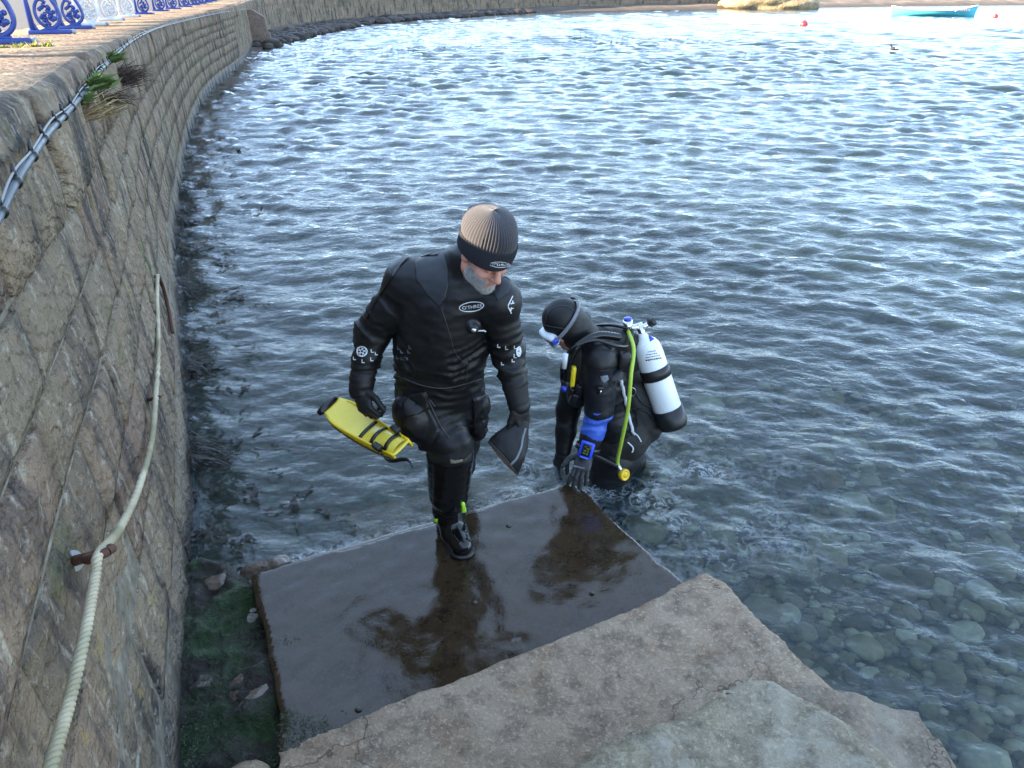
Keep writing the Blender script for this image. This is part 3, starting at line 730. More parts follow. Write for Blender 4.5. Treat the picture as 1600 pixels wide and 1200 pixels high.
# ------------------------------------------------------------------ far shore
SH = [(-9.6, 29.5), (-10.6, 36.8), (-10.5, 41.2), (-9.6, 52.2), (-4.9, 63.2), (5.9, 76.7), (26.5, 85.8), (60, 97), (130, 108), (300, 120)]
sp_ = spline([(x, y, 0) for x, y in SH], 14); V = []; Fc = []; prof = [(-1.5, -9.0), (-1.2, -0.6), (0, 0.0), (2, 0.22), (5, 0.5), (9, 0.8), (16, 1.3), (60, 2.2), (400, 6.0)]
for i, p in enumerate(sp_):
    tt = (sp_[min(i + 1, len(sp_) - 1)] - sp_[max(i - 1, 0)]).normalized(); n = Vector((-tt.y, tt.x, 0))
    for dd, zz in prof:
        q = p + n * min(dd, 2.2 if p.y < 60 and p.x < 0 else 999); r = float(fbm(np.array([[q.x * 0.5, q.y * 0.5, 0]]), 3, 6)[0])
        V.append((q.x, q.y, (zz if not (p.y < 60 and p.x < 0) else min(zz, 0.3)) + 0.12 * r * (dd > 0)))
m = len(prof)
for i in range(len(sp_) - 1):
    for q in range(m - 1): a = i * m + q; Fc.append((a, a + m, a + m + 1, a + 1))
t = NT('beach'); n = t.noise(0.5, 6, 0.65); c = t.ramp(n, [(0.3, (0.055, 0.045, 0.036)), (0.5, (0.13, 0.10, 0.075)), (0.7, (0.24, 0.19, 0.14))])
c = t.mix(t.range(t.z(), 0.1, 0.35, 0.75, 0), c, (0.05, 0.035, 0.025)); M_BEACH = t.pbr(c, 0.9, normal=t.bump(t.noise(6, 5), 0.8, 0.1))
o = mesh_obj('shore', V, Fc, M_BEACH); o['kind'] = 'structure'
# weed-covered boulders at the foot of the far wall
t = NT('wrack_covered_rock'); n = t.noise(2.2, 6, 0.7); M_WRACK = t.pbr(t.ramp(n, [(0.35, (0.016, 0.012, 0.009)), (0.6, (0.055, 0.036, 0.024)), (0.8, (0.11, 0.08, 0.06))]), 0.6, normal=t.bump(t.noise(9, 5, 0.7), 1.0, 0.08))
V, Fc = [], []; ic2 = MB().ball((0, 0, 0), 1.0, sub=2); iv = np.array(ic2.v)
for k in range(900):
    u = 8 + random.random() ** 0.8 * (len(sp_) - 70); i = int(u); p = sp_[i]; tt = (sp_[i + 1] - p).normalized(); n_ = Vector((-tt.y, tt.x, 0))
    q = p + tt * random.random() * 2 + n_ * random.uniform(-0.3, 1.9); r = random.uniform(0.10, 0.30) * (0.7 + p.y / 90)
    w = iv * (1 + 0.6 * fbm(iv * 1.8 + k * 3.1, 4, k)[:, None]) * np.array([r * random.uniform(0.8, 1.7), r, r * random.uniform(0.45, 0.8)])
    n = len(V); V += list(w + np.array([q.x, q.y, 0.08])); Fc += [tuple(j + n for j in f) for f in ic2.f]
o = mesh_obj('shore_rocks', V, Fc, M_WRACK); tag(o, 'dark weed covered rocks heaped along the far waterline', 'rocks', kind='stuff')
# the sunlit outcrop on the far beach
t = NT('ochre_rock'); n = t.noise(1.3, 6, 0.7); M_OCH = t.pbr(t.ramp(n, [(0.3, (0.16, 0.11, 0.06)), (0.6, (0.38, 0.29, 0.16)), (0.8, (0.48, 0.40, 0.26))]), 0.9, normal=t.bump(t.noise(5, 5), 1.0, 0.1))
mb = MB().ball((0, 0, 0), 1.0, sub=4); W = np.array(mb.v); W = W * (1 + 0.4 * fbm(W * 1.5, 4, 8)[:, None]) * np.array([5.0, 2.2, 1.3]); p = ground(1210, 14, 0); 
o = mesh_obj('rock_outcrop', W + np.array([p.x, p.y + 2.0, 0.3]), mb.f, M_OCH); tag(o, 'ochre rock outcrop on the far beach catching the low sun', 'rock')


# ------------------------------------------------------------------ promenade railing of cast scroll brackets
def paint(name, c, rust=0.15):
    t = NT(name); n = t.noise(8, 5, 0.65); cc = t.mix(t.range(n, 0.4, 0.6), tuple(x * 0.8 for x in c), c)
    cc = t.mix(t.range(t.noise(26, 5, 0.7), 0.66, 0.74, 0, rust * 4), cc, (0.16, 0.08, 0.04))
    return t.pbr(cc, 0.35, normal=t.bump(t.noise(50, 3), 0.4, 0.003), spec=0.5)
M_BLUE = paint('blue_iron_paint', (0.018, 0.055, 0.28)); M_WHITE = paint('white_iron_paint', (0.62, 0.66, 0.70)); M_LEAD = simple('bare_lead', (0.30, 0.30, 0.30), 0.5)
M_IRON = simple('rusty_iron', (0.10, 0.045, 0.028), 0.75, 0.3, var=0.5, scale=60, bump=0.6)
def bracket_shapes():
    """local x: along the wall, y: towards the sea, z up; origin at the post foot"""
    b = MB()
    b.tube([(0, 0, 0), (0, 0.005, 0.35), (0, 0, 0.95)], [0.034, 0.026, 0.024], 10)
    loop = spline([(0, 0.02, 0.80), (0, 0.10, 0.62), (0, 0.21, 0.42), (0, 0.30, 0.24), (0, 0.29, 0.12), (0, 0.19, 0.06), (0, 0.09, 0.12), (0, 0.07, 0.24), (0, 0.13, 0.33), (0, 0.2, 0.3)], 6)
    b.tube(loop, [0.024 - 0.008 * i / len(loop) for i in range(len(loop))], 8)
    b.tube(spline([(0, 0.03, 0.55), (0, 0.12, 0.45), (0, 0.1, 0.36), (0, 0.05, 0.4)], 6), 0.014, 7)
    b.tube(spline([(0, 0.02, 0.1), (0, 0.06, 0.03), (0, 0.16, 0.05), (0, 0.26, 0.04)], 6), 0.02, 7)
    rr_ = random.Random(4)
    for k in range(30):
        a = rr_.random() * 6.28; q = rr_.random() ** 0.5 * 0.085
        b.ball((rr_.uniform(-0.02, 0.02), 0.19 + math.cos(a) * q, 0.19 + math.sin(a) * q * 1.1), 0.024, sub=1)
    foot = MB().box((0, 0.17, 0.022), (0.04, 0.22, 0.022), bev=0.01); tip = MB().ball((0, 0.41, 0.022), (0.036, 0.03, 0.026), sub=2)
    return b, foot, tip
_bb, _ft, _tp = bracket_shapes()
rail = empty('promenade_railing', (-3.8, 5.0, WALL_TOP)); tag(rail, 'ornate cast iron railing with blue and white scroll brackets on the wall top', 'railing')
def rail_xy(s):
    back = float(np.interp(s, [9.9, 16, 25, 30], [0.5, 0.68, 1.0, 1.2])) + 0.42; p = wall_pt(np.array(s), np.array(WALL_TOP)); n = out_at(np.array(s)); return p[0] - n[0] * back, p[1] - n[1] * back, n
s_list = [9.87 - 2.1 * k for k in (4, 3, 2, 1)] + [9.87, 12.9, 15.1, 17.1, 19.9, 22.9, 25.3, 27.9, 30.1] + [30.1 + 2.2 * k for k in range(1, 12)]
protos = {}
def bracket_set(m, nm):
    if nm not in protos:
        a = _bb.build('scroll_bracket', m); f = _ft.build('foot_plate', m); l = _tp.build('foot_cap', M_LEAD); protos[nm] = (a.data, f.data, l.data)
        for q in (a, f, l): bpy.data.objects.remove(q)
    return protos[nm]
i_first = 4
for i, s in enumerate(s_list):
    x, y, n = rail_xy(s); k = i - i_first
    white = 3 <= k <= 5
    d = bracket_set(M_WHITE if white else M_BLUE, 'white' if white else 'blue')
    a = bpy.data.objects.new('scroll_bracket', d[0]); col.objects.link(a); a.scale = (1.0, 0.98, 1.05)
    a.parent = rail; a.location = Vector((x, y, float(topz(np.array(s))) + 0.006)) - rail.location; a.rotation_euler = (0, 0, math.atan2(n[1], n[0]) - math.pi / 2)
    if white: a['label'] = 'white painted scroll bracket'
    for me, nm in ((d[1], 'foot_plate'), (d[2], 'foot_cap')):
        q = bpy.data.objects.new(nm, me); col.objects.link(q); q.parent = a
for zz in (0.5, 0.98):
    mb = MB().tube([(*rail_xy(s)[:2], float(topz(np.array(s))) + zz) for s in np.arange(s_list[0], s_list[-1], 0.4)], 0.022, 8)
    o = mb.build('rail', M_BLUE); keep_world(o, rail)

# ------------------------------------------------------------------ cable with clips under the coping
M_CABLE = simple('grey_cable', (0.075, 0.09, 0.105), 0.4, scale=12); M_CLIP = simple('black_plastic', (0.012, 0.012, 0.013), 0.4); M_PALE = simple('pale_cable', (0.22, 0.22, 0.21), 0.5)
cpx = [(-40, 415), (0, 335), (50, 243), (100, 182), (132, 142), (152, 116), (175, 92), (200, 68), (238, 47), (290, 32), (340, 21), (384, 14)]
cable = empty('conduit', wall_pt(np.array(4.0), np.array(1.3))); tag(cable, 'grey armoured cable clipped along the wall below its coping', 'cable')
def wp(px, py, pr=0.06):
    """point pr in front of the wall, on the photo ray through that wall pixel"""
    s, h = wall_hit(px, py); n = out_at(np.array(s)); w_ = Vector(wall_pt(np.array(s), np.array(h), 0.0)); d = ray(px, py); k = pr / max(0.2, -(d.x * n[0] + d.y * n[1])); return w_ - d * k
P = [wp(q.x, q.y, 0.075) for q in spline([(a_, b_, 0) for a_, b_ in cpx], 5)]
for _k in range(3): P = [P[0]] + [(P[k - 1] + P[k] * 2 + P[k + 1]) / 4 for k in range(1, len(P) - 1)] + [P[-1]]
P = spline(P, 5)
keep_world(MB().tube(P, 0.0105, 8).build('cable', M_CABLE), cable)
keep_world(MB().tube([q + Vector((0, 0, 0.018 + 0.006 * math.sin(k * 0.21))) for k, q in enumerate(P)], 0.0035, 6).build('thin_wire', M_PALE), cable)
acc = 0.0; nxt = 0.1
for k in range(1, len(P)):
    acc += (P[k] - P[k - 1]).length
    if acc < nxt or acc > 10: continue
    nxt = acc + random.uniform(0.10, 0.34) * (1 if acc < 4 else 2.2); d = (P[k] - P[k - 1]).normalized(); a = P[k] - d * 0.009; b = P[k] + d * 0.009
    mb = MB().tube([a, b], 0.0165, 10).tube([P[k] + Vector((0, 0, 0.01)), P[k] + Vector((0, 0, 0.045)) + d * random.uniform(-0.02, 0.02)], [0.008, 0.004], 6)
    keep_world(mb.build('cable_clip', M_CLIP), cable)

# ------------------------------------------------------------------ rope through iron rings
def rope_mat():
    t = NT('braided_rope'); n = t.noise(5, 5, 0.6); c = t.mix(t.range(n, 0.4, 0.62), (0.36, 0.30, 0.19), (0.54, 0.47, 0.33)); c = t.mix(t.range(t.noise(2.2, 4), 0.5, 0.6, 0, 0.5), c, (0.16, 0.16, 0.085))
    return t.pbr(c, 0.9, normal=t.bump(t.noise(220, 3), 0.5, 0.003))
M_ROPE = rope_mat()
def rope(name, pts, r, parent=None, mat=None, turns=22, strands=3):
    pts = spline(pts, 40); n = len(pts); mb = MB(); L = 0; ph = []
    for i in range(n): L += (pts[i] - pts[i - 1]).length if i else 0; ph.append(L)
    fr = []; prev = None
    for i in range(n):
        t_ = (pts[min(i + 1, n - 1)] - pts[max(i - 1, 0)]).normalized(); a = prev - t_ * prev.dot(t_) if prev else t_.orthogonal(); a.normalize(); prev = a; fr.append((a, t_.cross(a)))
    for k in range(strands):
        q = [pts[i] + (fr[i][0] * math.cos(ph[i] * turns * 6.283 + k * 6.283 / strands) + fr[i][1] * math.sin(ph[i] * turns * 6.283 + k * 6.283 / strands)) * r * 0.52 for i in range(n)]
        mb.tube(q, r * 0.6, 7)
    return mb.build(name, mat or M_ROPE, parent)
rpx = [(62, 1260, .10), (85, 1190, .10), (112, 1090, .09), (133, 985, .09), (149, 900, .08), (156, 864, .08), (185, 826, .08), (215, 765, .06), (236, 690, .05), (243, 622, .06), (247, 540, .04), (246, 470, .04), (246, 430, .07)]
def dense(pts):
    P = [wp(*q) for q in pts]; return P
rp = dense(rpx)
def subdiv(P, step=0.02):
    out = spline(P, 8); return out
o = rope('mooring_rope', rp, 0.0125, turns=19); tag(o, 'pale twisted rope hanging along the sea wall through iron rings', 'rope')
tail = dense([(246, 430, .07), (254, 448, .06), (262, 480, .05), (270, 520, .05)])
o = rope('weathered_rope_end', tail, 0.012, turns=18, mat=M_IRON); tag(o, 'dark weathered rope tail hanging from the topmost ring', 'rope')
def ring(px, py, size, label, epx, epy):
    s, h = wall_hit(px, py); w0 = Vector(wall_pt(np.array(s), np.array(h), -0.04)); n = out_at(np.array(s)); nv = Vector((n[0], n[1], 0.15)).normalized(); e = empty('iron_ring_bolt', w0)
    tag(e, label, 'ring bolt', 'ring bolts holding the rope')
    c = wp(epx, epy, 0.075 if size > 0.025 else 0.055); nv = (c - w0).normalized(); tn = Vector((-n[1], n[0], 0))
    keep_world(MB().tube([w0, c - nv * size * 0.9], [size * 0.55, size * 0.45], 10).build('shank', M_IRON), e)
    up = Vector((0, 0, 1)); tn = (nv.cross(Vector((0.1, 0.2, 1)))).normalized(); pts = [c + (nv * math.cos(a) + tn * math.sin(a)) * size * 1.05 for a in np.linspace(0, 6.283, 25)]
    keep_world(MB().tube(pts, size * 0.42, 8, cap=False).build('eye', M_IRON), e)
    if size > 0.025: keep_world(MB().tube([w0 + nv * 0.035, w0 + nv * 0.055], size * 1.0, 14).build('collar', M_LEAD), e)
ring(122, 875, 0.030, 'large rusty ring bolt with a pale collar, nearest of the three on the wall', 155, 862)
ring(234, 626, 0.019, 'thin rusty ring bolt half way up the rope', 243, 623)
ring(238, 430, 0.020, 'topmost dark ring bolt where the rope turns over', 245, 432)

# ------------------------------------------------------------------ plants in the joints
def blades(c, n, L, spread, up, wid, seed, droop=0.3):
    r_ = random.Random(seed); mb = MB()
    for k in range(n):
        d = Vector((r_.gauss(0, spread), r_.gauss(0, spread), 0)) + Vector(up); d.normalize(); l = L * r_.uniform(0.4, 1.1)
        b = Vector(c) + Vector((r_.gauss(0, 1), r_.gauss(0, 1), r_.gauss(0, 0.5))) * L * 0.22
        m = b + d * l * 0.55; e = b + d * l + Vector((0, 0, -droop * l * r_.random())); s_ = d.cross(Vector((r_.random(), r_.random(), r_.random()))).normalized() * wid
        mb.add([b - s_, b + s_, m + s_ * 0.8, m - s_ * 0.8, e], [(0, 1, 2, 3), (3, 2, 4)])
    return mb
M_DEAD = simple('dead_stalks', (0.075, 0.05, 0.04), 0.9, var=0.4); M_STRAW = simple('straw', (0.32, 0.24, 0.12), 0.9, var=0.3); M_GREEN = simple('weed_green', (0.07, 0.12, 0.025), 0.7, var=0.4); M_YEL = simple('yellow_green_weed', (0.22, 0.26, 0.03), 0.7, var=0.3)
def plant(name, px, py, label, specs):
    s, h = wall_hit(px, py); c = Vector(wall_pt(np.array(s), np.array(h), 0.02)); n = out_at(np.array(s)); e = empty(name, c); tag(e, label, 'plant')
    for (nm, m, cnt, L, sp_, w, off, dr) in specs:
        keep_world(blades(c + Vector(off), cnt, L, sp_, (n[0] * 0.9, n[1] * 0.9, 0.35), w, hash(nm) % 99 + int(px), dr).build(nm, m), e)
plant('dry_plant', 180, 122, 'dead brown bushy plant growing from a wall joint', [('stalk', M_DEAD, 420, 0.26, 0.55, 0.0022, (0, 0, -0.02), 0.5), ('leaf', M_GREEN, 60, 0.12, 0.5, 0.008, (0, -0.25, 0.12), 0.1)])
plant('dry_plant', 150, 152, 'brown dead stalks hanging lower on the wall', [('stalk', M_DEAD, 200, 0.2, 0.6, 0.002, (0, 0, -0.03), 0.7)])
plant('grass_tuft', 122, 176, 'straw coloured grass tuft with green leaves beside the cable', [('stalk', M_STRAW, 110, 0.22, 0.45, 0.002, (0, 0, 0), 0.8), ('leaf', M_GREEN, 90, 0.10, 0.6, 0.007, (0, 0.15, 0.10), 0.1)])
plant('leafy_weed', 166, 94, 'small green weed beside the cable above the dead plant', [('leaf', M_GREEN, 120, 0.10, 0.6, 0.008, (0, 0, 0), 0.1)])
plant('leafy_weed', 112, 158, 'small green weed on the wall face left of the straw tuft', [('leaf', M_GREEN, 50, 0.08, 0.6, 0.007, (0, 0, 0), 0.1)])
p = ground(30, 78, 2.06); e = empty('leafy_weed', p); tag(e, 'yellow green weed on the wall top under the blue bracket', 'plant')
mb = MB()
for dx_ in (-0.16, -0.08, 0, 0.07, 0.14): mb2 = blades(p + Vector((dx_, dx_ * 0.9, 0.0)), 60, 0.07, 0.7, (0, 0, 0.7), 0.007, int(dx_ * 100) + 50, 0.1); mb.add(mb2.v, mb2.f)
keep_world(mb.build('leaf', M_YEL), e)

# ------------------------------------------------------------------ seaweed
def kelp_mat():
    t = NT('brown_wrack'); n = t.noise(20, 4); return t.pbr(t.mix(n, (0.004, 0.003, 0.002), (0.014, 0.008, 0.004)), 0.6, normal=t.bump(t.noise(60, 3), 0.5, 0.005), spec=0.6)
M_KELP = kelp_mat()
mb = MB(); r_ = random.Random(12)
def frond(b, d, l, w, rise=0.0):
    s_ = d.cross(Vector((0, 0, 1))).normalized(); pts = []; v = []; n = 6; ph = r_.random() * 6
    for i in range(n + 1):
        t_ = i / n; c = b + d * l * t_ + s_ * math.sin(ph + t_ * 4) * l * 0.12; z = max(c.z + rise * math.sin(t_ * 3.1), 0.004 + 0.012 * math.sin(ph + t_ * 9))
        ww = w * (0.4 + 1.1 * math.sin(min(1, t_ * 1.3) * 2.6)) * (0.15 if i == n else 1); c = Vector((c.x, c.y, z))
        v += [c - s_ * ww, c + s_ * ww + Vector((0, 0, 0.006 * math.sin(t_ * 13)))]
    mb.add(v, [(2 * i, 2 * i + 1, 2 * i + 3, 2 * i + 2) for i in range(n)])
for k in range(1500):
    s = 6.0 + r_.random() ** 1.4 * 8.0; clump = 0.5 + 0.5 * math.sin(s * 3.1) * math.sin(s * 7.7 + 1); h = r_.uniform(-0.02, 0.02 + 0.12 * clump)
    if clump < 0.74: continue
    #
    b = Vector(wall_pt(np.array(s), np.array(h), 0.03)); n = out_at(np.array(s)); a = r_.gauss(0, 0.6)
    d = Vector((n[0] * math.cos(a) - n[1] * math.sin(a), n[0] * math.sin(a) + n[1] * math.cos(a), -0.6)).normalized(); frond(b, d, r_.uniform(0.06, 0.26) * (0.4 + clump), r_.uniform(0.0015, 0.005), 0.01)
for (px, py, n_, sz) in ((330, 770, 16, .1), (395, 770, 12, .09), (430, 742, 8, .06), (345, 700, 10, .08), (470, 790, 16, .1), (520, 810, 9, .08), (370, 610, 10, .1), (400, 655, 8, .1), (340, 560, 14, .14), (365, 470, 14, .16), (345, 400, 12, .2), (400, 330, 10, .22), (350, 250, 10, .3), (330, 840, 40, .09), (380, 838, 16, .07)):
    for k in range(n_ // 3):
        q = ground(px + r_.gauss(0, 14), py + r_.gauss(0, 9), 0.0); a = r_.random() * 6.28; frond(Vector((q.x, q.y, 0.012)), Vector((math.cos(a), math.sin(a), 0)), sz * r_.uniform(0.5, 1.4), sz * 0.11)
o = mb.build('seaweed', M_KELP); tag(o, 'dark brown seaweed hanging off the wall foot and afloat beside it', 'seaweed', kind='stuff')
# short green weed on the footing
M_ULVA = simple('green_weed', (0.014, 0.040, 0.009), 0.45, var=0.5, scale=20)
mb = MB(); cand = [(r_.uniform(284, 560), r_.uniform(890, 1200)) for k in range(9000)]; cg = [ground(a_, b_, 0.06) for a_, b_ in cand]
dn_ = fbm(np.array([[q.x * 4, q.y * 4, 3.0] for q in cg]), 3, 31)
for (px, py), q, dens in zip(cand, cg, dn_):
    dens += (0.35 if py > 1010 and px < 470 else 0) + (0.45 if 385 < px < 440 and py < 1080 else 0) - (0.6 if 300 < px < 390 and 925 < py < 1010 else 0) - (0.7 if px > 440 and py < 1125 else 0)
    if dens < 0.02: continue
    a = r_.random() * 6.28; d = Vector((math.cos(a), math.sin(a), 0.5)).normalized(); l = r_.uniform(0.005, 0.016); z0 = 0.05 if px < 440 else 0.12
    b = Vector((q.x, q.y, z0 + r_.uniform(-0.004, 0.02))); s_ = d.cross(Vector((0, 0, 1))).normalized() * 0.0011
    mb.add([b - s_, b + s_, b + d * l + s_ * 0.6 + Vector((0, 0, -l * 0.2)), b + d * l - s_ * 0.6 + Vector((0, 0, -l * 0.3))], [(0, 1, 2, 3)])
o = mb.build('green_algae', M_ULVA); tag(o, 'short green weed carpet on the footing beside the wet slab', 'algae', kind='stuff')

# ------------------------------------------------------------------ far boat, buoys, bird
def skiff():
    p0 = ground(1393, 24, 0); p1 = ground(1522, 25, 0); c = (p0 + p1) / 2; ax = (p1 - p0); L = ax.length; ang = math.atan2(ax.y, ax.x); e = empty('rowing_skiff', c); e.rotation_euler = (0, 0, ang)
    tag(e, 'turquoise double ended rowing skiff moored in the bay', 'boat')
    M_T = simple('turquoise_paint', (0.10, 0.60, 0.70), 0.3, scale=3); M_W = simple('white_gunwale', (0.7, 0.72, 0.72), 0.4); M_IN = simple('varnished_wood', (0.25, 0.16, 0.08), 0.5)
    n = 24; m = 9; outer = []; inner = []
    for i in range(n + 1):
        u = -1 + 2 * i / n; bw = 0.86 * (1 - abs(u) ** 2.4) + 0.02; top = 0.40 + 0.30 * abs(u) ** 2.2 + (0.08 if u > 0 else 0) * abs(u) ** 3; x = u * L / 2
        for j in range(m):
            v = j / (m - 1); a = (v - 0.5) * math.pi; y = math.sin(a) * bw * (1 - 0.08 * abs(u)); z = -0.14 + (top + 0.14) * (1 - math.cos(a)) ** 0.85
            xx = x * (1 + 0.05 * ((z + 0.14) / 1.1)); outer.append((xx, y, z)); inner.append((xx * 0.985, y * 0.94, z + 0.03 * (1 - abs(v - .5) * 2)))
    f = [(i * m + j, (i + 1) * m + j, (i + 1) * m + j + 1, i * m + j + 1) for i in range(n) for j in range(m - 1)]
    h = mesh_obj('hull', outer, f, M_T, e); mesh_obj('inner_skin', inner, [q[::-1] for q in f], M_IN, e)
    for j in (0, m - 1): MB().tube([outer[i * m + j] for i in range(n + 1)], 0.035, 6).build('gunwale', M_W, e)
    for u in (-0.5, -0.25, 0.0, 0.25, 0.5): MB().box((u * L / 2, 0, 0.32), (0.11, 0.74 * (1 - abs(u) ** 2.4), 0.02)).build('thwart', M_IN, e)
    rr_ = random.Random(5); x = 0.46 * L / 2
    while x < 0.83 * L / 2:
        w = rr_.uniform(0.07, 0.13); u = x / (L / 2); bw = 0.86 * (1 - abs(u) ** 2.4) + 0.02
        MB().box((x, -bw * 0.985 - 0.03, 0.42), (w / 2, 0.012, 0.10)).build('name_letter', M_W, h); x += w + 0.05
skiff()
M_RED = simple('red_buoy_plastic', (0.65, 0.03, 0.03), 0.35, scale=4); M_WBUOY = simple('white_buoy_plastic', (0.7, 0.7, 0.68), 0.4, scale=4)
def buoy(px, py, r, m, label):
    p = ground(px, py, 0); e = empty('mooring_buoy', p); tag(e, label, 'buoy', 'mooring buoys in the bay')
    MB().lathe([(0.01, -r * 0.7), (r * 0.7, -r * 0.5), (r, 0.1 * r), (r * 0.9, r * 0.7), (r * 0.45, r * 1.15), (0.02, r * 1.3)], None, 18).build('float', m, e)
    MB().tube([(math.cos(a) * r * 0.22, 0, r * 1.45 + math.sin(a) * r * 0.22) for a in np.linspace(0, 6.283, 13)], r * 0.06, 6, False).build('pick_up_ring', M_CLIP, e)
buoy(1256, 40, 0.24, M_RED, 'round red mooring buoy left of the turquoise skiff')
buoy(1555, 27, 0.20, M_RED, 'small red mooring buoy right of the turquoise skiff')
buoy(1474, 36, 0.13, M_WBUOY, 'small white float just below the turquoise skiff')
buoy(1377, 22, 0.13, M_WBUOY, 'tiny white float at the left end of the turquoise skiff')
p = ground(1397, 81, 0); p.z = 0.07; e = empty('sea_bird', p); e.rotation_euler = (0, 0, R(160)); e.scale = (0.62, 0.62, 0.62); tag(e, 'dark and white sea duck swimming alone on the open water', 'bird')
M_BD = simple('dark_feathers', (0.02, 0.02, 0.022), 0.7); M_BW = simple('white_feathers', (0.7, 0.68, 0.64), 0.8)
sd_b = Sdf(0.05); sd_b.ell((0, 0, 0.07), (0.27, 0.14, 0.11)).cone((0.17, 0, 0.1), (0.25, 0, 0.26), 0.06, 0.045).ell((0.28, 0, 0.29), (0.07, 0.05, 0.05)).cone((0.33, 0, 0.28), (0.40, 0, 0.265), 0.022, 0.01, k=0.015).cone((-0.22, 0, 0.1), (-0.34, 0, 0.14), 0.05, 0.015)
Vb, Fb = sd_b.mesh(0.014); mi = (Vb[Fb].mean(1)[:, 0] < -0.02) & (Vb[Fb].mean(1)[:, 2] > 0.08)
mesh_obj('body', Vb, Fb, mats=[M_BD, M_BW], mat_idx=mi.astype(int), parent=e)

# ------------------------------------------------------------------ people: shared builders
def decal_cast(pts2d, targets, lift=0.0025):
    """lay photo-plane points onto the surface of built objects (returns world points)"""
    o0 = Vector((0, 0, CAM_H)); out = []
    for px, py in pts2d:
        d = ray(px, py); best = None
        for bvh in targets:
            h = bvh.ray_cast(o0, d)
            if h[0] is not None and (best is None or h[3] < best[1]): best = (h[0] + (h[1] if h[1].dot(d) < 0 else -h[1]) * lift, h[3])
        out.append(best[0] if best else None)
    last = next((q for q in out if q is not None), None)
    for i, q in enumerate(out):
        if q is None: out[i] = last
        else: last = q
    return out
def bvh_of(*objs):
    r_ = []
    for o in objs:
        me = o.data; r_.append(BVHTree.FromPolygons([o.matrix_world @ v.co if False else v.co.copy() for v in me.vertices], [p.vertices[:] for p in me.polygons]))
    return r_
def patch(name, poly, targets, mat, parent, lift=0.004, rings=8, step=5, thick=0.0):
    """a panel lying on a garment: outline poly in the photo plane"""
    pts = []
    for i in range(len(poly)):
        a, b = poly[i], poly[(i + 1) % len(poly)]; n = max(1, int(math.hypot(b[0] - a[0], b[1] - a[1]) / step))
        pts += [(a[0] + (b[0] - a[0]) * k / n, a[1] + (b[1] - a[1]) * k / n) for k in range(n)]
    cx = sum(p[0] for p in pts) / len(pts); cy_ = sum(p[1] for p in pts) / len(pts); m = len(pts); grid = []
    for r_ in range(rings): k = 1 - r_ / rings; grid += [(cx + (x - cx) * k, cy_ + (y - cy_) * k) for x, y in pts]
    grid.append((cx, cy_)); V = decal_cast(grid, targets, lift)
    edge = decal_cast(pts, targets, -0.004); F_ = []
    for r_ in range(rings - 1):
        for k in range(m): k2 = (k + 1) % m; F_.append((r_ * m + k, r_ * m + k2, (r_ + 1) * m + k2, (r_ + 1) * m + k))
    for k in range(m): F_.append(((rings - 1) * m + k, (rings - 1) * m + (k + 1) % m, rings * m))
    n0 = len(V); V = V + edge
    for k in range(m): k2 = (k + 1) % m; F_.append((k2, k, n0 + k, n0 + k2))
    o = mesh_obj(name, V, F_, mat); keep_world(o, parent); return o
def seam(name, pts, targets, mat, parent, r=0.0018, n=10, lift=0.0008):
    q = [(p.x, p.y) for p in spline([(x, y, 0) for x, y in pts], n)]; o = MB().tube(decal_cast(q, targets, lift), r, 6).build(name, mat); keep_world(o, parent); return o
def text_decal(name, txt, cx, cy_, w, ang, targets, mat, parent, lift=0.003, shear=0.0, squash=1.0, extra=None):
    cu = bpy.data.curves.new('txt', 'FONT'); cu.body = txt; cu.resolution_u = 3; to = bpy.data.objects.new('txt', cu); col.objects.link(to)
    bpy.context.view_layer.update(); me = to.to_mesh(); vs = [v.co.copy() for v in me.vertices]; fs = [p.vertices[:] for p in me.polygons]; to.to_mesh_clear()
    bpy.data.objects.remove(to); x0 = min(v.x for v in vs); x1 = max(v.x for v in vs); y0 = min(v.y for v in vs); y1 = max(v.y for v in vs); sc = w / (x1 - x0); ca, sa = math.cos(R(ang)), math.sin(R(ang))
    def tf(x, y):
        x = (x - (x0 + x1) / 2) * sc + shear * (y - (y0 + y1) / 2) * sc; y = -(y - (y0 + y1) / 2) * sc * squash; return cx + x * ca - y * sa, cy_ + x * sa + y * ca
    o = mesh_obj(name, decal_cast([tf(v.x, v.y) for v in vs], targets, lift), fs, mat, smooth=False); keep_world(o, parent); return o
def ring_decal(name, cx, cy_, rx, ry, wpx, ang, targets, mat, parent, lift=0.003, n=40):
    ca, sa = math.cos(R(ang)), math.sin(R(ang)); P = []
    for k in range(n):
        a = 6.28318 * k / n
        for q in (1, 0): x = math.cos(a) * (rx - q * wpx); y = math.sin(a) * (ry - q * wpx); P.append((cx + x * ca - y * sa, cy_ + x * sa + y * ca))
    o = mesh_obj(name, decal_cast(P, targets, lift), [(2 * k, 2 * k + 1, (2 * k + 3) % (2 * n), (2 * k + 2) % (2 * n)) for k in range(n)], mat, smooth=False); keep_world(o, parent); return o
def bars_decal(name, bars, targets, mat, parent, lift=0.003):
    V, F_ = [], []
    for (x, y, w, h, a) in bars:
        ca, sa = math.cos(R(a)), math.sin(R(a)); n = len(V)
        V += [(x + dx * ca - dy * sa, y + dx * sa + dy * ca) for dx, dy in ((-w / 2, -h / 2), (w / 2, -h / 2), (w / 2, h / 2), (-w / 2, h / 2))]; F_.append((n, n + 1, n + 2, n + 3))
    o = mesh_obj(name, decal_cast(V, targets, lift), F_, mat, smooth=False); keep_world(o, parent); return o
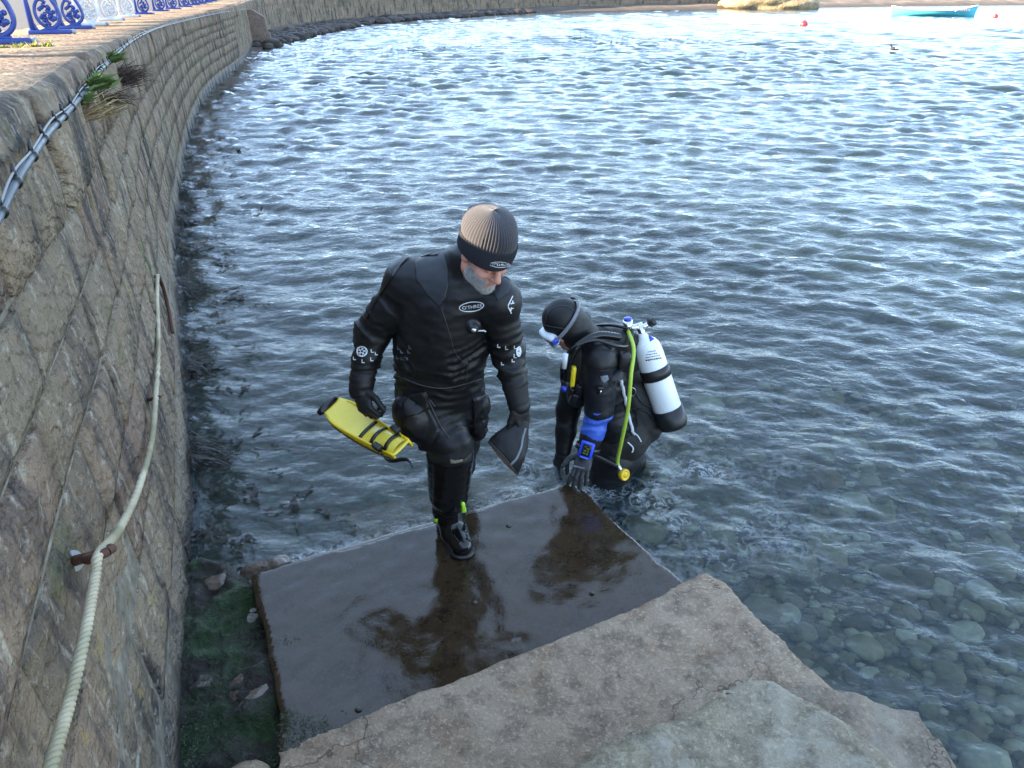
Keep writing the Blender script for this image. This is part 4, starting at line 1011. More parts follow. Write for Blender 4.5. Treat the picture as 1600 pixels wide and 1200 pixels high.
def hand_prims(sd_, wrist, fdir, pnorm, side, curl, spread=0.10, sc=1.0, thumb=(0.9, 0.5, 0.2), r0=0.0098):
    """five-fingered hand; fdir wrist->knuckles, pnorm out of the BACK of the hand, side=+1 thumb on local +x"""
    f = Vector(fdir).normalized(); n = Vector(pnorm); n = (n - f * n.dot(f)).normalized(); x = f.cross(n).normalized() * side; w = Vector(wrist)
    L = lambda a, b, c: w + (x * a + f * b + n * c) * sc
    sd_.cone(L(0, -0.02, 0), L(0.0, 0.03, 0), 0.032 * sc, 0.034 * sc, k=0.02)
    sd_.ell(L(0.0, 0.055, 0.0), (0.044 * sc, 0.052 * sc, 0.021 * sc), Matrix((x, f, n)).transposed().to_4x4(), k=0.015)
    lens = [(0.042, 0.026, 0.022), (0.046, 0.030, 0.024), (0.043, 0.028, 0.023), (0.034, 0.021, 0.020)]
    for i, xo in enumerate((0.030, 0.010, -0.011, -0.031)):
        base = Vector(L(xo, 0.092 - 0.006 * abs(i - 1), 0.0)); ang = 0; a = spread * (1.5 - i) * 0.6; cu = curl[i] if isinstance(curl[0], (list, tuple)) else curl; p = base; rad = r0 * sc * (0.88 if i == 3 else 1)
        sd_.cone(Vector(L(xo * 0.8, 0.06, 0)), p, rad * 1.25, rad * 1.12, k=0.008)
        for j in range(3):
            ang += cu[j]; dirv = (f * math.cos(ang) - n * math.sin(ang)); dirv = (dirv + x * a * math.cos(ang)).normalized(); q = p + dirv * lens[i][j] * sc
            sd_.cone(p, q, rad * (1.1 - 0.08 * j), rad * (1.0 - 0.09 * j), k=0.004); p = q
    tx, tf, tn = thumb; p = Vector(L(0.034, 0.022, -0.004)); d1 = (x * tx + f * tf - n * tn).normalized(); q = p + d1 * 0.042 * sc; sd_.cone(p, q, 0.0165 * sc, 0.013 * sc, k=0.012)
    d2 = (x * tx * 0.55 + f * (tf + 0.45) - n * (tn + 0.1)).normalized(); q2 = q + d2 * 0.034 * sc; sd_.cone(q, q2, 0.0125 * sc, 0.0115 * sc, k=0.005); sd_.cone(q2, q2 + d2 * 0.022 * sc, 0.0115 * sc, 0.0095 * sc, k=0.004)
def garment(name, sd_, res, mat, parent, fold=0.006, seed=1, freq=7.0, stretch=(1, 1, 2.2), joints=(), offset=0.0, mats=None, pick=None, creases=()):
    V, Fq = sd_.mesh(res, offset); N = vnormals(V, Fq)
    for (c, axd, wid, lam, amp) in creases:            # pressed folds running round a limb
        q = V - np.array(c); a_ = np.array(Vector(axd).normalized()); t_ = q @ a_; rad = np.linalg.norm(q - t_[:, None] * a_, axis=1)
        ph = t_ / lam + 0.9 * fbm(V * 9, 2, seed + 20) + 0.5 * fbm(V * 3.5, 2, seed + 24); w_ = np.exp(-(t_ / wid) ** 2) * (rad < 0.26) * np.clip(0.55 + 1.1 * fbm(V * 7, 2, seed + 22), 0, 1.2)
        V = V + N * (amp * w_ * (1 - 2 * np.abs(np.sin(math.pi * ph)) ** 0.8))[:, None]
    w = np.full(len(V), 0.35)
    for c, r_ in joints: w = np.maximum(w, 1.0 * np.exp(-((np.linalg.norm(V - np.array(c), axis=1) / r_) ** 2)))
    q = V * np.array(stretch) * freq; q = q + 0.6 * np.stack([fbm(V * 4 + 5, 2, seed + 1), fbm(V * 4 + 9, 2, seed + 2), fbm(V * 4, 2, seed + 3)], -1)
    rdg = 1 - 2 * np.abs(fbm(q, 3, seed)); V = V + N * (fold * w * rdg)[:, None]
    mi = pick(V[Fq].mean(1)) if pick else None
    o = big_mesh(name, V, Fq, mats if mats else mat)
    if mi is not None: o.data.polygons.foreach_set('material_index', np.asarray(mi, np.int32))
    keep_world(o, parent); return o
def neoprene(name, c, rough=0.46, sc=400, sheen=0.0):
    t = NT(name); n = t.noise(6, 5, 0.6); cc = t.mix(t.range(n, 0.35, 0.65), tuple(x * 0.75 for x in c), tuple(x * 1.25 for x in c))
    nb = t.bump(t.noise(sc, 2), 0.25, 0.0015); nb = t.bump(t.noise(28, 4), 0.3, 0.004, nb)
    return t.pbr(cc, t.range(t.noise(9, 4), 0.3, 0.7, rough - 0.1, rough + 0.1), normal=nb, spec=0.35, **{'Sheen Weight': sheen})
M_NEO = neoprene('black_neoprene', (0.006, 0.006, 0.0072)); M_NEO2 = neoprene('charcoal_shoulder_panel', (0.017, 0.019, 0.023), 0.45); M_RUB = simple('wet_black_rubber', (0.006, 0.006, 0.0065), 0.12, scale=14, bump=0.15)
M_GLOVE = neoprene('black_glove', (0.0075, 0.0075, 0.008), 0.6); M_PRINT = simple('white_print', (0.62, 0.64, 0.66), 0.6); M_GPRINT = simple('grey_print', (0.16, 0.18, 0.21), 0.6); M_SEAM = simple('seam_tape', (0.028, 0.029, 0.032), 0.5)
M_LIME = simple('lime_webbing', (0.42, 0.75, 0.05), 0.6); M_STEEL = simple('polished_steel', (0.6, 0.6, 0.6), 0.2, 1.0)
def skin_mat():
    t = NT('skin'); n = t.noise(60, 4); m = t.noise(14, 3); c = t.mix(n, (0.50, 0.22, 0.16), (0.60, 0.30, 0.225)); c = t.mix(t.range(m, 0.5, 0.7, 0, 0.6), c, (0.55, 0.18, 0.14))
    return t.pbr(c, 0.45, normal=t.bump(t.noise(300, 3), 0.3, 0.001), **{'Subsurface Weight': 0.15, 'Subsurface Radius': (0.012, 0.005, 0.003), 'Subsurface Scale': 0.5})
M_SKIN = skin_mat(); M_LIP = simple('lips', (0.42, 0.14, 0.12), 0.4); M_EYE = simple('eye', (0.12, 0.10, 0.09), 0.1)

# ------------------------------------------------------------------ the man walking up out of the water
man_root = ground(700, 850, 0.12); man = empty('person', man_root)
tag(man, 'person in black drysuit and grey knitted hat stepping up onto the wet slab, looking down', 'person')
J = {'pel': at(688, 614, 2.90), 'wai': at(683, 572, 2.88), 'che': at(698, 505, 2.83), 'uch': at(706, 458, 2.81), 'nek': at(728, 424, 2.79),
     'shR': at(639, 440, 2.86), 'elR': at(580, 522, 2.87), 'wrR': at(563, 607, 2.78), 'shL': at(778, 470, 2.76), 'elL': at(793, 548, 2.78), 'wrL': at(811, 632, 2.68),
     'hiR': at(668, 622, 2.86), 'knR': at(704, 697, 2.75), 'anR': at(701, 795, 2.84), 'hiL': at(718, 626, 2.95), 'knL': at(720, 690, 3.06), 'anL': at(708, 770, 3.46)}
Fh = Vector((0.47, -0.68, -0.54)).normalized(); Uh = Vector((0.04, -0.02, 1)); Uh = (Uh - Fh * Uh.dot(Fh)).normalized(); Xh = Fh.cross(Uh).normalized()
HC = at(758, 396, 2.69)
HM = Matrix.Identity(4)
for i in range(3): HM[i][0] = Xh[i]; HM[i][1] = Fh[i]; HM[i][2] = Uh[i]; HM[i][3] = HC[i]
hp = lambda x, y, z: HM @ Vector((x, y, z))
def torso(sd_):
    sd_.ell(J['pel'] + Vector((0, 0, 0.02)), (0.180, 0.140, 0.17), k=0.1).ell(J['wai'], (0.168, 0.135, 0.20), k=0.1).ell(J['wai'].lerp(J['che'], 0.5), (0.185, 0.146, 0.20), k=0.1).ell(J['che'], (0.178, 0.140, 0.19), Matrix.Rotation(R(-6), 4, 'Y'), k=0.1).ell(J['uch'] + Vector((0, 0.02, -0.02)), (0.172, 0.13, 0.15), k=0.1)
    sd_.cone(J['shR'], J['shL'], 0.084, 0.076, k=0.06); sd_.cone(J['uch'] + Vector((0.01, 0.03, 0.0)), J['nek'] + Vector((0.005, 0.01, 0.03)), 0.11, 0.075, k=0.07)
    sd_.cone(J['shR'], J['nek'] + Vector((0, 0.03, 0)), 0.075, 0.07, k=0.06); sd_.cone(J['shL'], J['nek'] + Vector((0, 0.03, 0)), 0.07, 0.07, k=0.06)
def limbs(sd_):
    for s_, r_ in (('R', (0.086, 0.069, 0.064, 0.045)), ('L', (0.082, 0.062, 0.060, 0.044))):
        a, b, c = J['sh' + s_], J['el' + s_], J['wr' + s_]; m = (a * 0.45 + b * 0.55)
        sd_.cone(a, m, r_[0], r_[1] * 1.05, k=0.03); sd_.cone(m, b, r_[1] * 1.05, r_[1], k=0.03); sd_.cone(b, b.lerp(c, 0.45), r_[2], r_[2] * 0.86, k=0.03); sd_.cone(b.lerp(c, 0.45), c, r_[2] * 0.84, r_[3], k=0.03)
    for s_, q in (('R', 1.0), ('L', 0.95)):
        a, b, c = J['hi' + s_], J['kn' + s_], J['an' + s_]
        sd_.cone(a, b, 0.120 * q, 0.092 * q, k=0.05); sd_.cone(b, b.lerp(c, 0.4), 0.090 * q, 0.088 * q, k=0.03); sd_.cone(b.lerp(c, 0.4), c, 0.088 * q, 0.066 * q, k=0.03)
def foot_prims(sd_, an, toe, heel, g=1.0):
    t_ = Vector(toe); h = Vector(heel); m = h.lerp(t_, 0.5)
    sd_.cone(an, h + Vector((0, 0, 0.02)), 0.060 * g, 0.044 * g, k=0.03); sd_.cone(an + Vector((0, 0, -0.02)), m + Vector((0, 0, 0.012)), 0.052 * g, 0.045 * g, k=0.04); sd_.cone(h, m, 0.043 * g, 0.046 * g, k=0.02); sd_.cone(m, t_, 0.048 * g, 0.040 * g, k=0.02)
toeR = ground(722, 855, 0.16); heelR = ground(699, 812, 0.17); toeR.z = 0.166; heelR.z = 0.168
dirL = Vector((0.05, -0.2, 0)); heelL = J['anL'] + Vector((0, 0.05, -0.10)); toeL = J['anL'] + Vector((0.03, -0.2, -0.10))
gripR = dict(fdir=at(574, 650, 2.72) - J['wrR'], pnorm=(-0.55, -0.75, 0.1), side=-1, curl=(0.75, 1.0, 0.7), thumb=(0.55, 0.75, 0.25), sc=1.08)
gripL = dict(fdir=at(819, 668, 2.66) - J['wrL'], pnorm=(0.75, -0.55, 0.15), side=1, curl=(0.55, 0.9, 0.8), thumb=(0.35, 0.85, 0.45), sc=1.05)
def head_prims(sd_):
    c = lambda a, b, ra, rb, k=0.02, tg=0: sd_.cone(hp(*a), hp(*b), ra, rb, k, tg)
    sd_.ell(hp(0, -0.008, 0.028), (0.076, 0.098, 0.100), HM, k=0.03); sd_.ell(hp(0, 0.03, -0.06), (0.058, 0.064, 0.062), HM, k=0.03)
    c((-0.045, 0.0, -0.075), (0, 0.072, -0.100), 0.026, 0.026); c((0.045, 0.0, -0.075), (0, 0.072, -0.100), 0.026, 0.026)        # jaw line to chin
    c((-0.034, 0.074, 0.030), (0.034, 0.074, 0.030), 0.020, 0.020, 0.02)                                                            # brow
    for s_ in (-1, 1): sd_.ell(hp(s_ * 0.041, 0.063, -0.026), (0.026, 0.026, 0.022), HM, k=0.018); sd_.ell(hp(s_ * 0.033, 0.096, 0.008), (0.017, 0.016, 0.011), HM, k=0.012, sign=-1)
    c((0, 0.092, 0.016), (0, 0.116, -0.026), 0.0095, 0.0145, 0.010); c((-0.012, 0.100, -0.033), (0.012, 0.100, -0.033), 0.0095, 0.0095, 0.008)
    c((-0.022, 0.083, -0.058), (0.022, 0.083, -0.058), 0.010, 0.010, 0.012); sd_.cone(hp(-0.026, 0.096, -0.063), hp(0.026, 0.096, -0.063), 0.0035, 0.0035, 0.004); sd_.p[-1] = sd_.p[-1][:7] + (-1,)
    c((-0.017, 0.089, -0.069), (0.017, 0.089, -0.069), 0.0085, 0.0085, 0.008)
    for s_ in (-1, 1): sd_.ell(hp(s_ * 0.079, -0.012, -0.008), (0.010, 0.021, 0.032), HM, k=0.008)
    sd_.cone(hp(0, -0.03, -0.06), J['nek'], 0.058, 0.062, 0.03)
body = Sdf(0.03); torso(body); limbs(body); foot_prims(body, J['anR'], toeR, heelR, 0.9); foot_prims(body, J['anL'], toeL, heelL, 0.9)
hand_prims(body, J['wrR'], **gripR); hand_prims(body, J['wrL'], **gripL)
for i_, p_ in enumerate(body.p):                      # the body inside the suit is slimmer than the suit
    if p_[0] == 'c': body.p[i_] = p_[:3] + (p_[3] * 0.86, p_[4] * 0.86) + p_[5:]
    else: body.p[i_] = p_[:2] + (p_[2] * 0.88,) + p_[3:]
head_prims(body); Vb, Fb = body.mesh(0.0055)
o = big_mesh('body', Vb, Fb, [M_SKIN, M_LIP]); L_ = (Vb[Fb].mean(1) - np.array(HC)) @ np.array(HM.to_3x3())
o.data.polygons.foreach_set('material_index', ((np.abs(L_[:, 0]) < 0.024) & (L_[:, 1] > 0.080) & (np.abs(L_[:, 2] + 0.064) < 0.009)).astype(np.int32)); keep_world(o, man); BODY = o
for s_ in (-1, 1):
    e_ = MB().ball(hp(s_ * 0.033, 0.082, 0.005), 0.011, sub=2).build('eye', M_EYE); keep_world(e_, man); sub_l = MB().ball(hp(s_ * 0.033, 0.0825, 0.0075), 0.0118, sub=3).build('eyelid', M_SKIN); sub_l.parent = e_
# grey beard: short hairs over jaw and lip
t = NT('grey_beard'); M_BEARD = t.pbr(t.mix(t.noise(90, 3), (0.16, 0.15, 0.14), (0.52, 0.51, 0.49)), 0.8)
bv = BVHTree.FromPolygons([Vector(v) for v in Vb], [tuple(f) for f in Fb]); mb = MB(); rb = random.Random(3); cnt = 0
for k in range(9000):
    a = rb.uniform(-1.75, 1.75); z = rb.uniform(-0.135, -0.028); x, y = math.sin(a), math.cos(a)
    h = bv.ray_cast(hp(x * 0.2, y * 0.2 + 0.02, z), (hp(0, 0.02, z) - hp(x * 0.2, y * 0.2 + 0.02, z)).normalized())
    if h[0] is None: continue
    lq = HM.inverted() @ h[0]
    if lq.z > -0.030 - 0.03 * max(0, 1 - abs(lq.x) / 0.05) and abs(lq.x) < 0.055 and not (-0.050 > lq.z > -0.056 - 0.0): continue
    if abs(lq.x) < 0.024 and lq.y > 0.07 and -0.078 < lq.z < -0.055: continue
    if lq.y < 0.0 : continue
    nrm = h[1] if h[1].dot(h[0] - Vector(HC)) > 0 else -h[1]; d = (nrm * 0.5 - Uh * 0.7 + Vector((rb.gauss(0, .25), rb.gauss(0, .25), rb.gauss(0, .25)))).normalized(); l = rb.uniform(0.006, 0.014); s2 = d.cross(nrm).normalized() * 0.0008; b = h[0] - nrm * 0.001
    mb.add([b - s2, b + s2, b + d * l], [(0, 1, 2)]); cnt += 1
keep_world(mb.build('beard', M_BEARD), man)
# drysuit
suit = Sdf(0.035); torso(suit); limbs(suit)
suit.ell(at(650, 652, 2.78), (0.090, 0.085, 0.125), Matrix.Rotation(R(-24), 4, 'Y'), k=0.010); suit.cone(at(638, 640, 2.80), at(670, 684, 2.77), 0.068, 0.062, k=0.015); suit.cone(at(747, 630, 2.92), at(744, 672, 2.93), 0.055, 0.05, k=0.015)      # bellows pockets
suit.cone(J['nek'] + Vector((0, 0.012, -0.01)), J['nek'] + Vector((0.012, -0.012, 0.045)), 0.083, 0.076, k=0.02)
suit.ell(J['pel'] + Vector((0.0, 0, 0.03)), (0.192, 0.152, 0.045), k=0.03)
SUIT = garment('drysuit', suit, 0.0085, M_NEO, man, fold=0.016, seed=4, freq=6.0, joints=[(J['elR'], .13), (J['elL'], .12), (J['wai'], .15), (J['pel'], .14), (J['knR'], .10), (J['wrR'], .09), (J['shR'] + Vector((0.05, 0, -0.1)), .12)], creases=[(J['elR'], J['elR'] - J['shR'], .09, .045, .009), (J['elR'].lerp(J['wrR'], 0.7), J['wrR'] - J['elR'], .05, .032, .006), (J['elL'], J['elL'] - J['shL'], .10, .045, .008), (J['elL'].lerp(J['wrL'], 0.6), J['wrL'] - J['elL'], .08, .04, .006), (J['wai'], (0.15, 0, 1), .10, .06, .008), (J['knR'] + Vector((0, 0, 0.06)), J['knR'] - J['hiR'], .07, .05, .008), (J['shR'].lerp(J['elR'], 0.4), (0.8, 0, 0.6), .12, .07, .007)])
T_S = bvh_of(SUIT)
sub = lambda o, lab=None: (o.__setitem__('label', lab) if lab else None, o)[1]
def under(o, part):      # make o a sub-part of a part that itself hangs under the thing's empty
    o.parent = part; o.matrix_parent_inverse = Matrix.Translation(part.parent.location).inverted() @ Matrix.Identity(4) if False else Matrix.Identity(4)
    return o
class Sub:               # parent shim: parts are built in world space, their empty only translates
    def __init__(s, part): s.part = part
def sub_of(o, part):
    o.parent = part; o.matrix_parent_inverse = Matrix.Identity(4); return o
def S(o): return sub_of(o, SUIT)
S(patch('shoulder_panel', [(648, 408), (672, 394), (694, 392), (700, 420), (701, 445), (696, 466), (686, 480), (668, 462), (650, 438)], T_S, M_NEO2, man))
S(patch('shoulder_panel', [(770, 455), (793, 424), (797, 440), (796, 455), (777, 470)], T_S, M_NEO2, man))
S(seam('seam', [(690, 482), (702, 520), (712, 552), (730, 568), (750, 560)], T_S, M_SEAM, man)); S(seam('seam', [(730, 568), (728, 600)], T_S, M_SEAM, man)); S(seam('seam', [(622, 588), (660, 602), (700, 606), (752, 592)], T_S, M_SEAM, man, r=0.003))
S(seam('shoulder_zip', [(696, 384), (662, 388), (628, 412), (604, 446), (582, 480), (572, 500)], T_S, M_RUB, man, r=0.006)); S(seam('pocket_edge', [(664, 612), (676, 640), (690, 668), (702, 684)], T_S, M_SEAM, man, r=0.004)); S(seam('pocket_zip', [(667, 618), (680, 636)], T_S, M_RUB, man, r=0.004))
S(text_decal('chest_lettering', "O'THREE", 738, 479, 32, -7, T_S, M_PRINT, man, squash=0.9)); S(ring_decal('chest_logo_ring', 737, 479, 20, 8, 1.3, -7, T_S, M_PRINT, man))
def emblem(cx, cy_, r_, ang=0, sx=1.0):
    S(ring_decal('sleeve_emblem', cx, cy_, r_ * sx, r_, 1.4, ang, T_S, M_PRINT, man)); 
    for k in range(5):
        a = k * 1.257 + 0.5; S(ring_decal('emblem_ring', cx + math.cos(a) * r_ * 0.55 * sx, cy_ + math.sin(a) * r_ * 0.55, r_ * 0.34 * sx, r_ * 0.34, 1.0, 0, T_S, M_PRINT, man, n=14))
emblem(566, 549, 8.5); emblem(810, 549, 8, 0, 0.5)
def ell_marks(nm, P, m=M_PRINT):
    b = []
    for (x, y) in P: b += [(x, y, 1.2, 5, 0), (x + 2, y + 2.2, 4, 1.2, 0)]
    S(bars_decal(nm, b, T_S, m, man))
ell_marks('sleeve_marks', [(580, 548), (553, 560), (579, 561), (586, 552), (566, 564)]); ell_marks('sleeve_marks', [(778, 540), (790, 543), (784, 568), (803, 542), (803, 556), (800, 563)]); ell_marks('hip_marks', [(622, 543), (627, 549), (640, 542), (620, 558), (638, 549)], M_GPRINT)
S(text_decal('hip_lettering', "COI", 632, 560, 11, 5, T_S, M_GPRINT, man)); S(bars_decal('sleeve_flag', [(797, 470, 1.6, 17, 25), (799, 478, 1.6, 17, 12), (796, 484, 1.6, 12, -25), (800, 474, 6, 1.4, -15), (799, 482, 6, 1.4, -15)], T_S, M_PRINT, man))
S(bars_decal('sleeve_print', [(627 + k * 5.2, 401 - k * 2.6 + (k % 2), 3.2, 2.0, -30) for k in range(10)] + [(630 + k * 5.6, 397 - k * 2.5, 2.2, 1.5, -30) for k in range(8)], T_S, M_GPRINT, man))
# chest valve, knee pads, ankle straps
c0 = decal_cast([(739, 509)], T_S, 0.0)[0]; nv = Vector((0.12, -0.9, -0.05)).normalized(); fm_ = frame(c0, nv); vl = MB().lathe([(0.034, -0.015), (0.034, 0.006), (0.028, 0.012), (0.022, 0.014), (0.021, 0.03), (0.013, 0.034), (0.012, 0.036)], fm_, 24).build('chest_valve', M_CLIP); keep_world(vl, man)
sub_of(MB().lathe([(0.011, 0.03), (0.011, 0.044), (0.008, 0.047)], fm_, 14).build('valve_button', M_STEEL), vl); sub_of(MB().tube([fm_ @ Vector((0.012, 0, 0.03)), c0 + Vector((0.045, -0.02, -0.012)), c0 + Vector((0.052, -0.02, -0.018))], 0.003, 6).build('pull_tag', M_PRINT), vl)
kp = Sdf(0.02); kn, an = J['knR'], J['anR']; kp.cone(kn.lerp(an, 0.10) + Vector((0, -0.012, 0)), kn.lerp(an, 0.72) + Vector((0, -0.008, 0)), 0.106, 0.094)
KP = garment('knee_pad', kp, 0.008, M_RUB, man, fold=0.005, seed=9, freq=8)
for s_ in (('R', kn.lerp(an, 0.86), 0.079), ('R', kn.lerp(an, 0.98), 0.072)):
    a = (an - kn).normalized(); fm_ = frame(s_[1], a, (1, 0, 0)); keep_world(MB().lathe([(s_[2] - 0.006, -0.014), (s_[2] + 0.003, -0.013), (s_[2] + 0.003, 0.013), (s_[2] - 0.006, 0.014)], fm_, 24).build('ankle_strap', M_CLIP), man)
    for a0 in (): keep_world(MB().ribbon([fm_ @ Vector((math.cos(w) * (s_[2] + 0.0055), math.sin(w) * (s_[2] + 0.0055), 0.0)) for w in np.linspace(a0, a0 + 0.42, 6)], a, 0.02, 0.003).build('lime_tab', M_LIME), man) if s_[2] < 0.075 else None
bt = Sdf(0.03); foot_prims(bt, J['anR'], toeR, heelR, 1.26); BOOT = garment('boot', bt, 0.006, M_RUB, man, fold=0.003, seed=3)
sl_ = Sdf(0.02); 
for q, rr_ in ((heelR, 0.052), (heelR.lerp(toeR, 0.5), 0.059), (toeR, 0.054)): sl_.ell(Vector((q.x, q.y, 0.137)), (rr_ * 1.12, rr_ * 1.12, 0.018), k=0.05)
sl_.cone(Vector((heelR.x, heelR.y, 0.137)), Vector((toeR.x, toeR.y, 0.137)), 0.016, 0.016, k=0.04)
sub_of(garment('sole', sl_, 0.006, M_CLIP, man, fold=0.0), BOOT)
bt = Sdf(0.03); foot_prims(bt, J['anL'], toeL, heelL, 1.0); garment('boot', bt, 0.009, M_RUB, man, fold=0.003, seed=5)
for nm, wr, el, gp in (('R', J['wrR'], J['elR'], gripR), ('L', J['wrL'], J['elL'], gripL)):
    g = Sdf(0.008); hand_prims(g, wr, **gp); u = (el - wr).normalized(); g.cone(wr + u * 0.015, wr + u * 0.085, 0.047, 0.054, k=0.012)
    G = garment('glove', g, 0.0038, M_GLOVE, man, fold=0.0012, seed=6, freq=22)
    if nm == 'R':
        TG = bvh_of(G); sub_of(bars_decal('glove_label', [(554, 621, 14, 4, 6)], TG, M_GPRINT, man), G); sub_of(ring_decal('glove_logo', 557, 645, 7, 3, 1.0, 8, TG, M_GPRINT, man, n=24), G)
TB = bvh_of(SUIT, BOOT, KP); M_POCK = neoprene('pocket_cloth', (0.010, 0.010, 0.012), 0.38)
for q in ([(672, 809), (684, 811), (684, 817), (672, 815)], [(720, 786), (724, 784), (726, 800), (721, 801)]): keep_world(patch('lime_tab', q, TB, M_LIME, man, 0.010, 2, 3), man)
S(patch('thigh_pocket', [(628, 638), (640, 620), (662, 614), (672, 640), (688, 672), (676, 694), (650, 682), (632, 664)], T_S, M_POCK, man, 0.012, 6)); S(patch('pocket_flap', [(630, 634), (642, 616), (664, 611), (672, 636), (650, 648), (634, 652)], T_S, M_NEO, man, 0.018, 5))
S(patch('thigh_pocket', [(738, 622), (756, 618), (760, 655), (752, 684), (740, 680)], T_S, M_POCK, man, 0.010, 5))
# knitted hat
t = NT('ribbed_wool'); M_WOOL = t.pbr(t.mix(t.noise(180, 3), (0.024, 0.023, 0.028), (0.042, 0.040, 0.047)), 0.95, normal=t.bump(t.noise(420, 2), 0.6, 0.002), **{'Sheen Weight': 0.3}); M_WOOLD = simple('dark_wool_cuff', (0.012, 0.014, 0.02), 0.95, scale=200, bump=0.5)
def hat_shape(prof, ribs, amp, thick=0.0, seg=168):
    V, F_ = [], []; n = len(prof); Mh = HM @ Matrix.Translation((0, -0.012, 0.038)) @ Matrix.Rotation(R(13), 4, 'X')
    for i, (r_, z) in enumerate(prof):
        for k in range(seg):
            w = 6.28318 * k / seg; rr_ = r_ + amp * (abs(math.sin(w * ribs / 2)) - 0.5) * min(1, r_ / 0.05); rr_ += 0.003 * math.sin(3 * w + z * 40); V.append(Mh @ Vector((rr_ * math.cos(w) * 0.88, rr_ * math.sin(w) * 1.06, z + 0.003 * math.sin(2 * w + 1))))
    for i in range(n - 1):
        for k in range(seg): k2 = (k + 1) % seg; F_.append((i * seg + k, i * seg + k2, (i + 1) * seg + k2, (i + 1) * seg + k))
    return V, F_
pr = [(0.102, -0.005), (0.108, 0.02), (0.112, 0.05), (0.112, 0.07), (0.106, 0.092), (0.093, 0.114), (0.072, 0.132), (0.046, 0.143), (0.02, 0.149), (0.001, 0.150)]
pr = [(p.x, p.y) for p in spline([(a, b, 0) for a, b in pr], 4)]; V, F_ = hat_shape(pr, 56, 0.006); HAT = mesh_obj('knitted_hat', V, F_, M_WOOL); keep_world(HAT, man)
pr = [(0.098, -0.034), (0.108, -0.037), (0.115, -0.03), (0.117, -0.01), (0.118, 0.02), (0.1175, 0.036), (0.114, 0.042), (0.10, 0.038)]
pr = [(p.x, p.y) for p in spline([(a, b, 0) for a, b in pr], 3)]; V, F_ = hat_shape(pr, 84, 0.0022); CUFF = mesh_obj('hat_cuff', V, F_, M_WOOLD); sub_of(CUFF, HAT)
TH = bvh_of(CUFF); LO = HM.inverted() @ Vector((0, 0, 0))
sub_of(text_decal('hat_lettering', "O'THREE", 782, 413, 27, 2, TH, M_PRINT, man, squash=0.75), HAT); sub_of(ring_decal('hat_logo_ring', 781, 413, 16, 4.6, 0.9, 2, TH, M_PRINT, man), HAT)

# ------------------------------------------------------------------ what he carries: a yellow fin and a folded hood
tip = at(517, 632, 2.92); heel = at(630, 702, 2.56); A = (heel - tip); FL = A.length; A.normalize(); Wd = at(600, 626, 2.84) - at(566, 672, 2.70); Wd = (Wd - A * Wd.dot(A)).normalized(); Nf = A.cross(Wd).normalized()
if Nf.y > 0: Nf = -Nf
FM = Matrix.Identity(4)
for i in range(3): FM[i][0] = Wd[i]; FM[i][1] = A[i]; FM[i][2] = Nf[i]; FM[i][3] = tip[i]
fin = empty('swim_fin', at(575, 665, 2.72)); tag(fin, 'yellow swim fin with black straps carried in the gloved hand', 'fin')
M_FY = simple('yellow_fin_plastic', (0.80, 0.55, 0.01), 0.3, scale=9); M_FP = simple('pale_yellow_fin_plastic', (0.85, 0.68, 0.08), 0.25, scale=9)
def fin_grid(x0f, x1f, y0, y1, zf, th, nx=12, ny=24):
    V = []; F_ = []
    for side in (1, -1):
        for j in range(ny + 1):
            y = y0 + (y1 - y0) * j / ny; xa, xb = x0f(y), x1f(y)
            for i in range(nx + 1): x = xa + (xb - xa) * i / nx; V.append(FM @ Vector((x, y, zf(x, y) + side * th / 2)))
    m = nx + 1; o_ = m * (ny + 1)
    for j in range(ny):
        for i in range(nx): a = j * m + i; F_.append((a, a + 1, a + m + 1, a + m)); F_.append((o_ + a + m, o_ + a + m + 1, o_ + a + 1, o_ + a))
    rim = [i for i in range(m)] + [j * m + nx for j in range(1, ny + 1)] + [ny * m + i for i in range(nx - 1, -1, -1)] + [j * m for j in range(ny - 1, 0, -1)]
    for k in range(len(rim)): a, b = rim[k], rim[(k + 1) % len(rim)]; F_.append((b, a, o_ + a, o_ + b))
    return V, F_
wdt = lambda y: 0.066 - 0.028 * max(0, (y / FL - 0.25)) - 0.02 * max(0, 0.15 - y / FL) / 0.15
cam_ = lambda x, y: -0.035 * math.sin(y / FL * math.pi) + 0.6 * x * x
V, F_ = fin_grid(lambda y: -wdt(y), lambda y: wdt(y), 0.0, FL * 0.98, cam_, 0.008); keep_world(mesh_obj('blade', V, F_, M_FP), fin)
for sx in (-1, 1):
    pts = [FM @ Vector((sx * wdt(y), y, cam_(wdt(y), y) - 0.012)) for y in np.linspace(0, FL * 0.98, 24)]; keep_world(MB().ribbon(pts, Nf, [0.022 + 0.04 * math.sin(min(1, k / 23) * 2.6) for k in range(24)], 0.009).build('side_rail', M_FY), fin); keep_world(MB().tube([q_ - Nf * 0.014 for q_ in pts[2:]], 0.0065, 7).build('rail_edge', M_RUB), fin)
V = []; F_ = []; ns, nl = 16, 10                                 # foot pocket: a tunnel open at the heel
for j in range(nl + 1):
    y = FL * (0.50 + 0.46 * j / nl); hh = 0.036 * math.sin(min(1, (j + 1.5) / nl * 0.9) * 1.6) * (1 - 0.35 * (j / nl) ** 3)
    for i in range(ns + 1): a = math.pi * i / ns; V.append(FM @ Vector((math.cos(a) * wdt(y) * 0.92, y, cam_(0, y) + math.sin(a) * hh)))
for j in range(nl):
    for i in range(ns): a = j * (ns + 1) + i; F_.append((a, a + 1, a + ns + 2, a + ns + 1))
keep_world(mesh_obj('foot_pocket', V, F_, M_FP), fin)
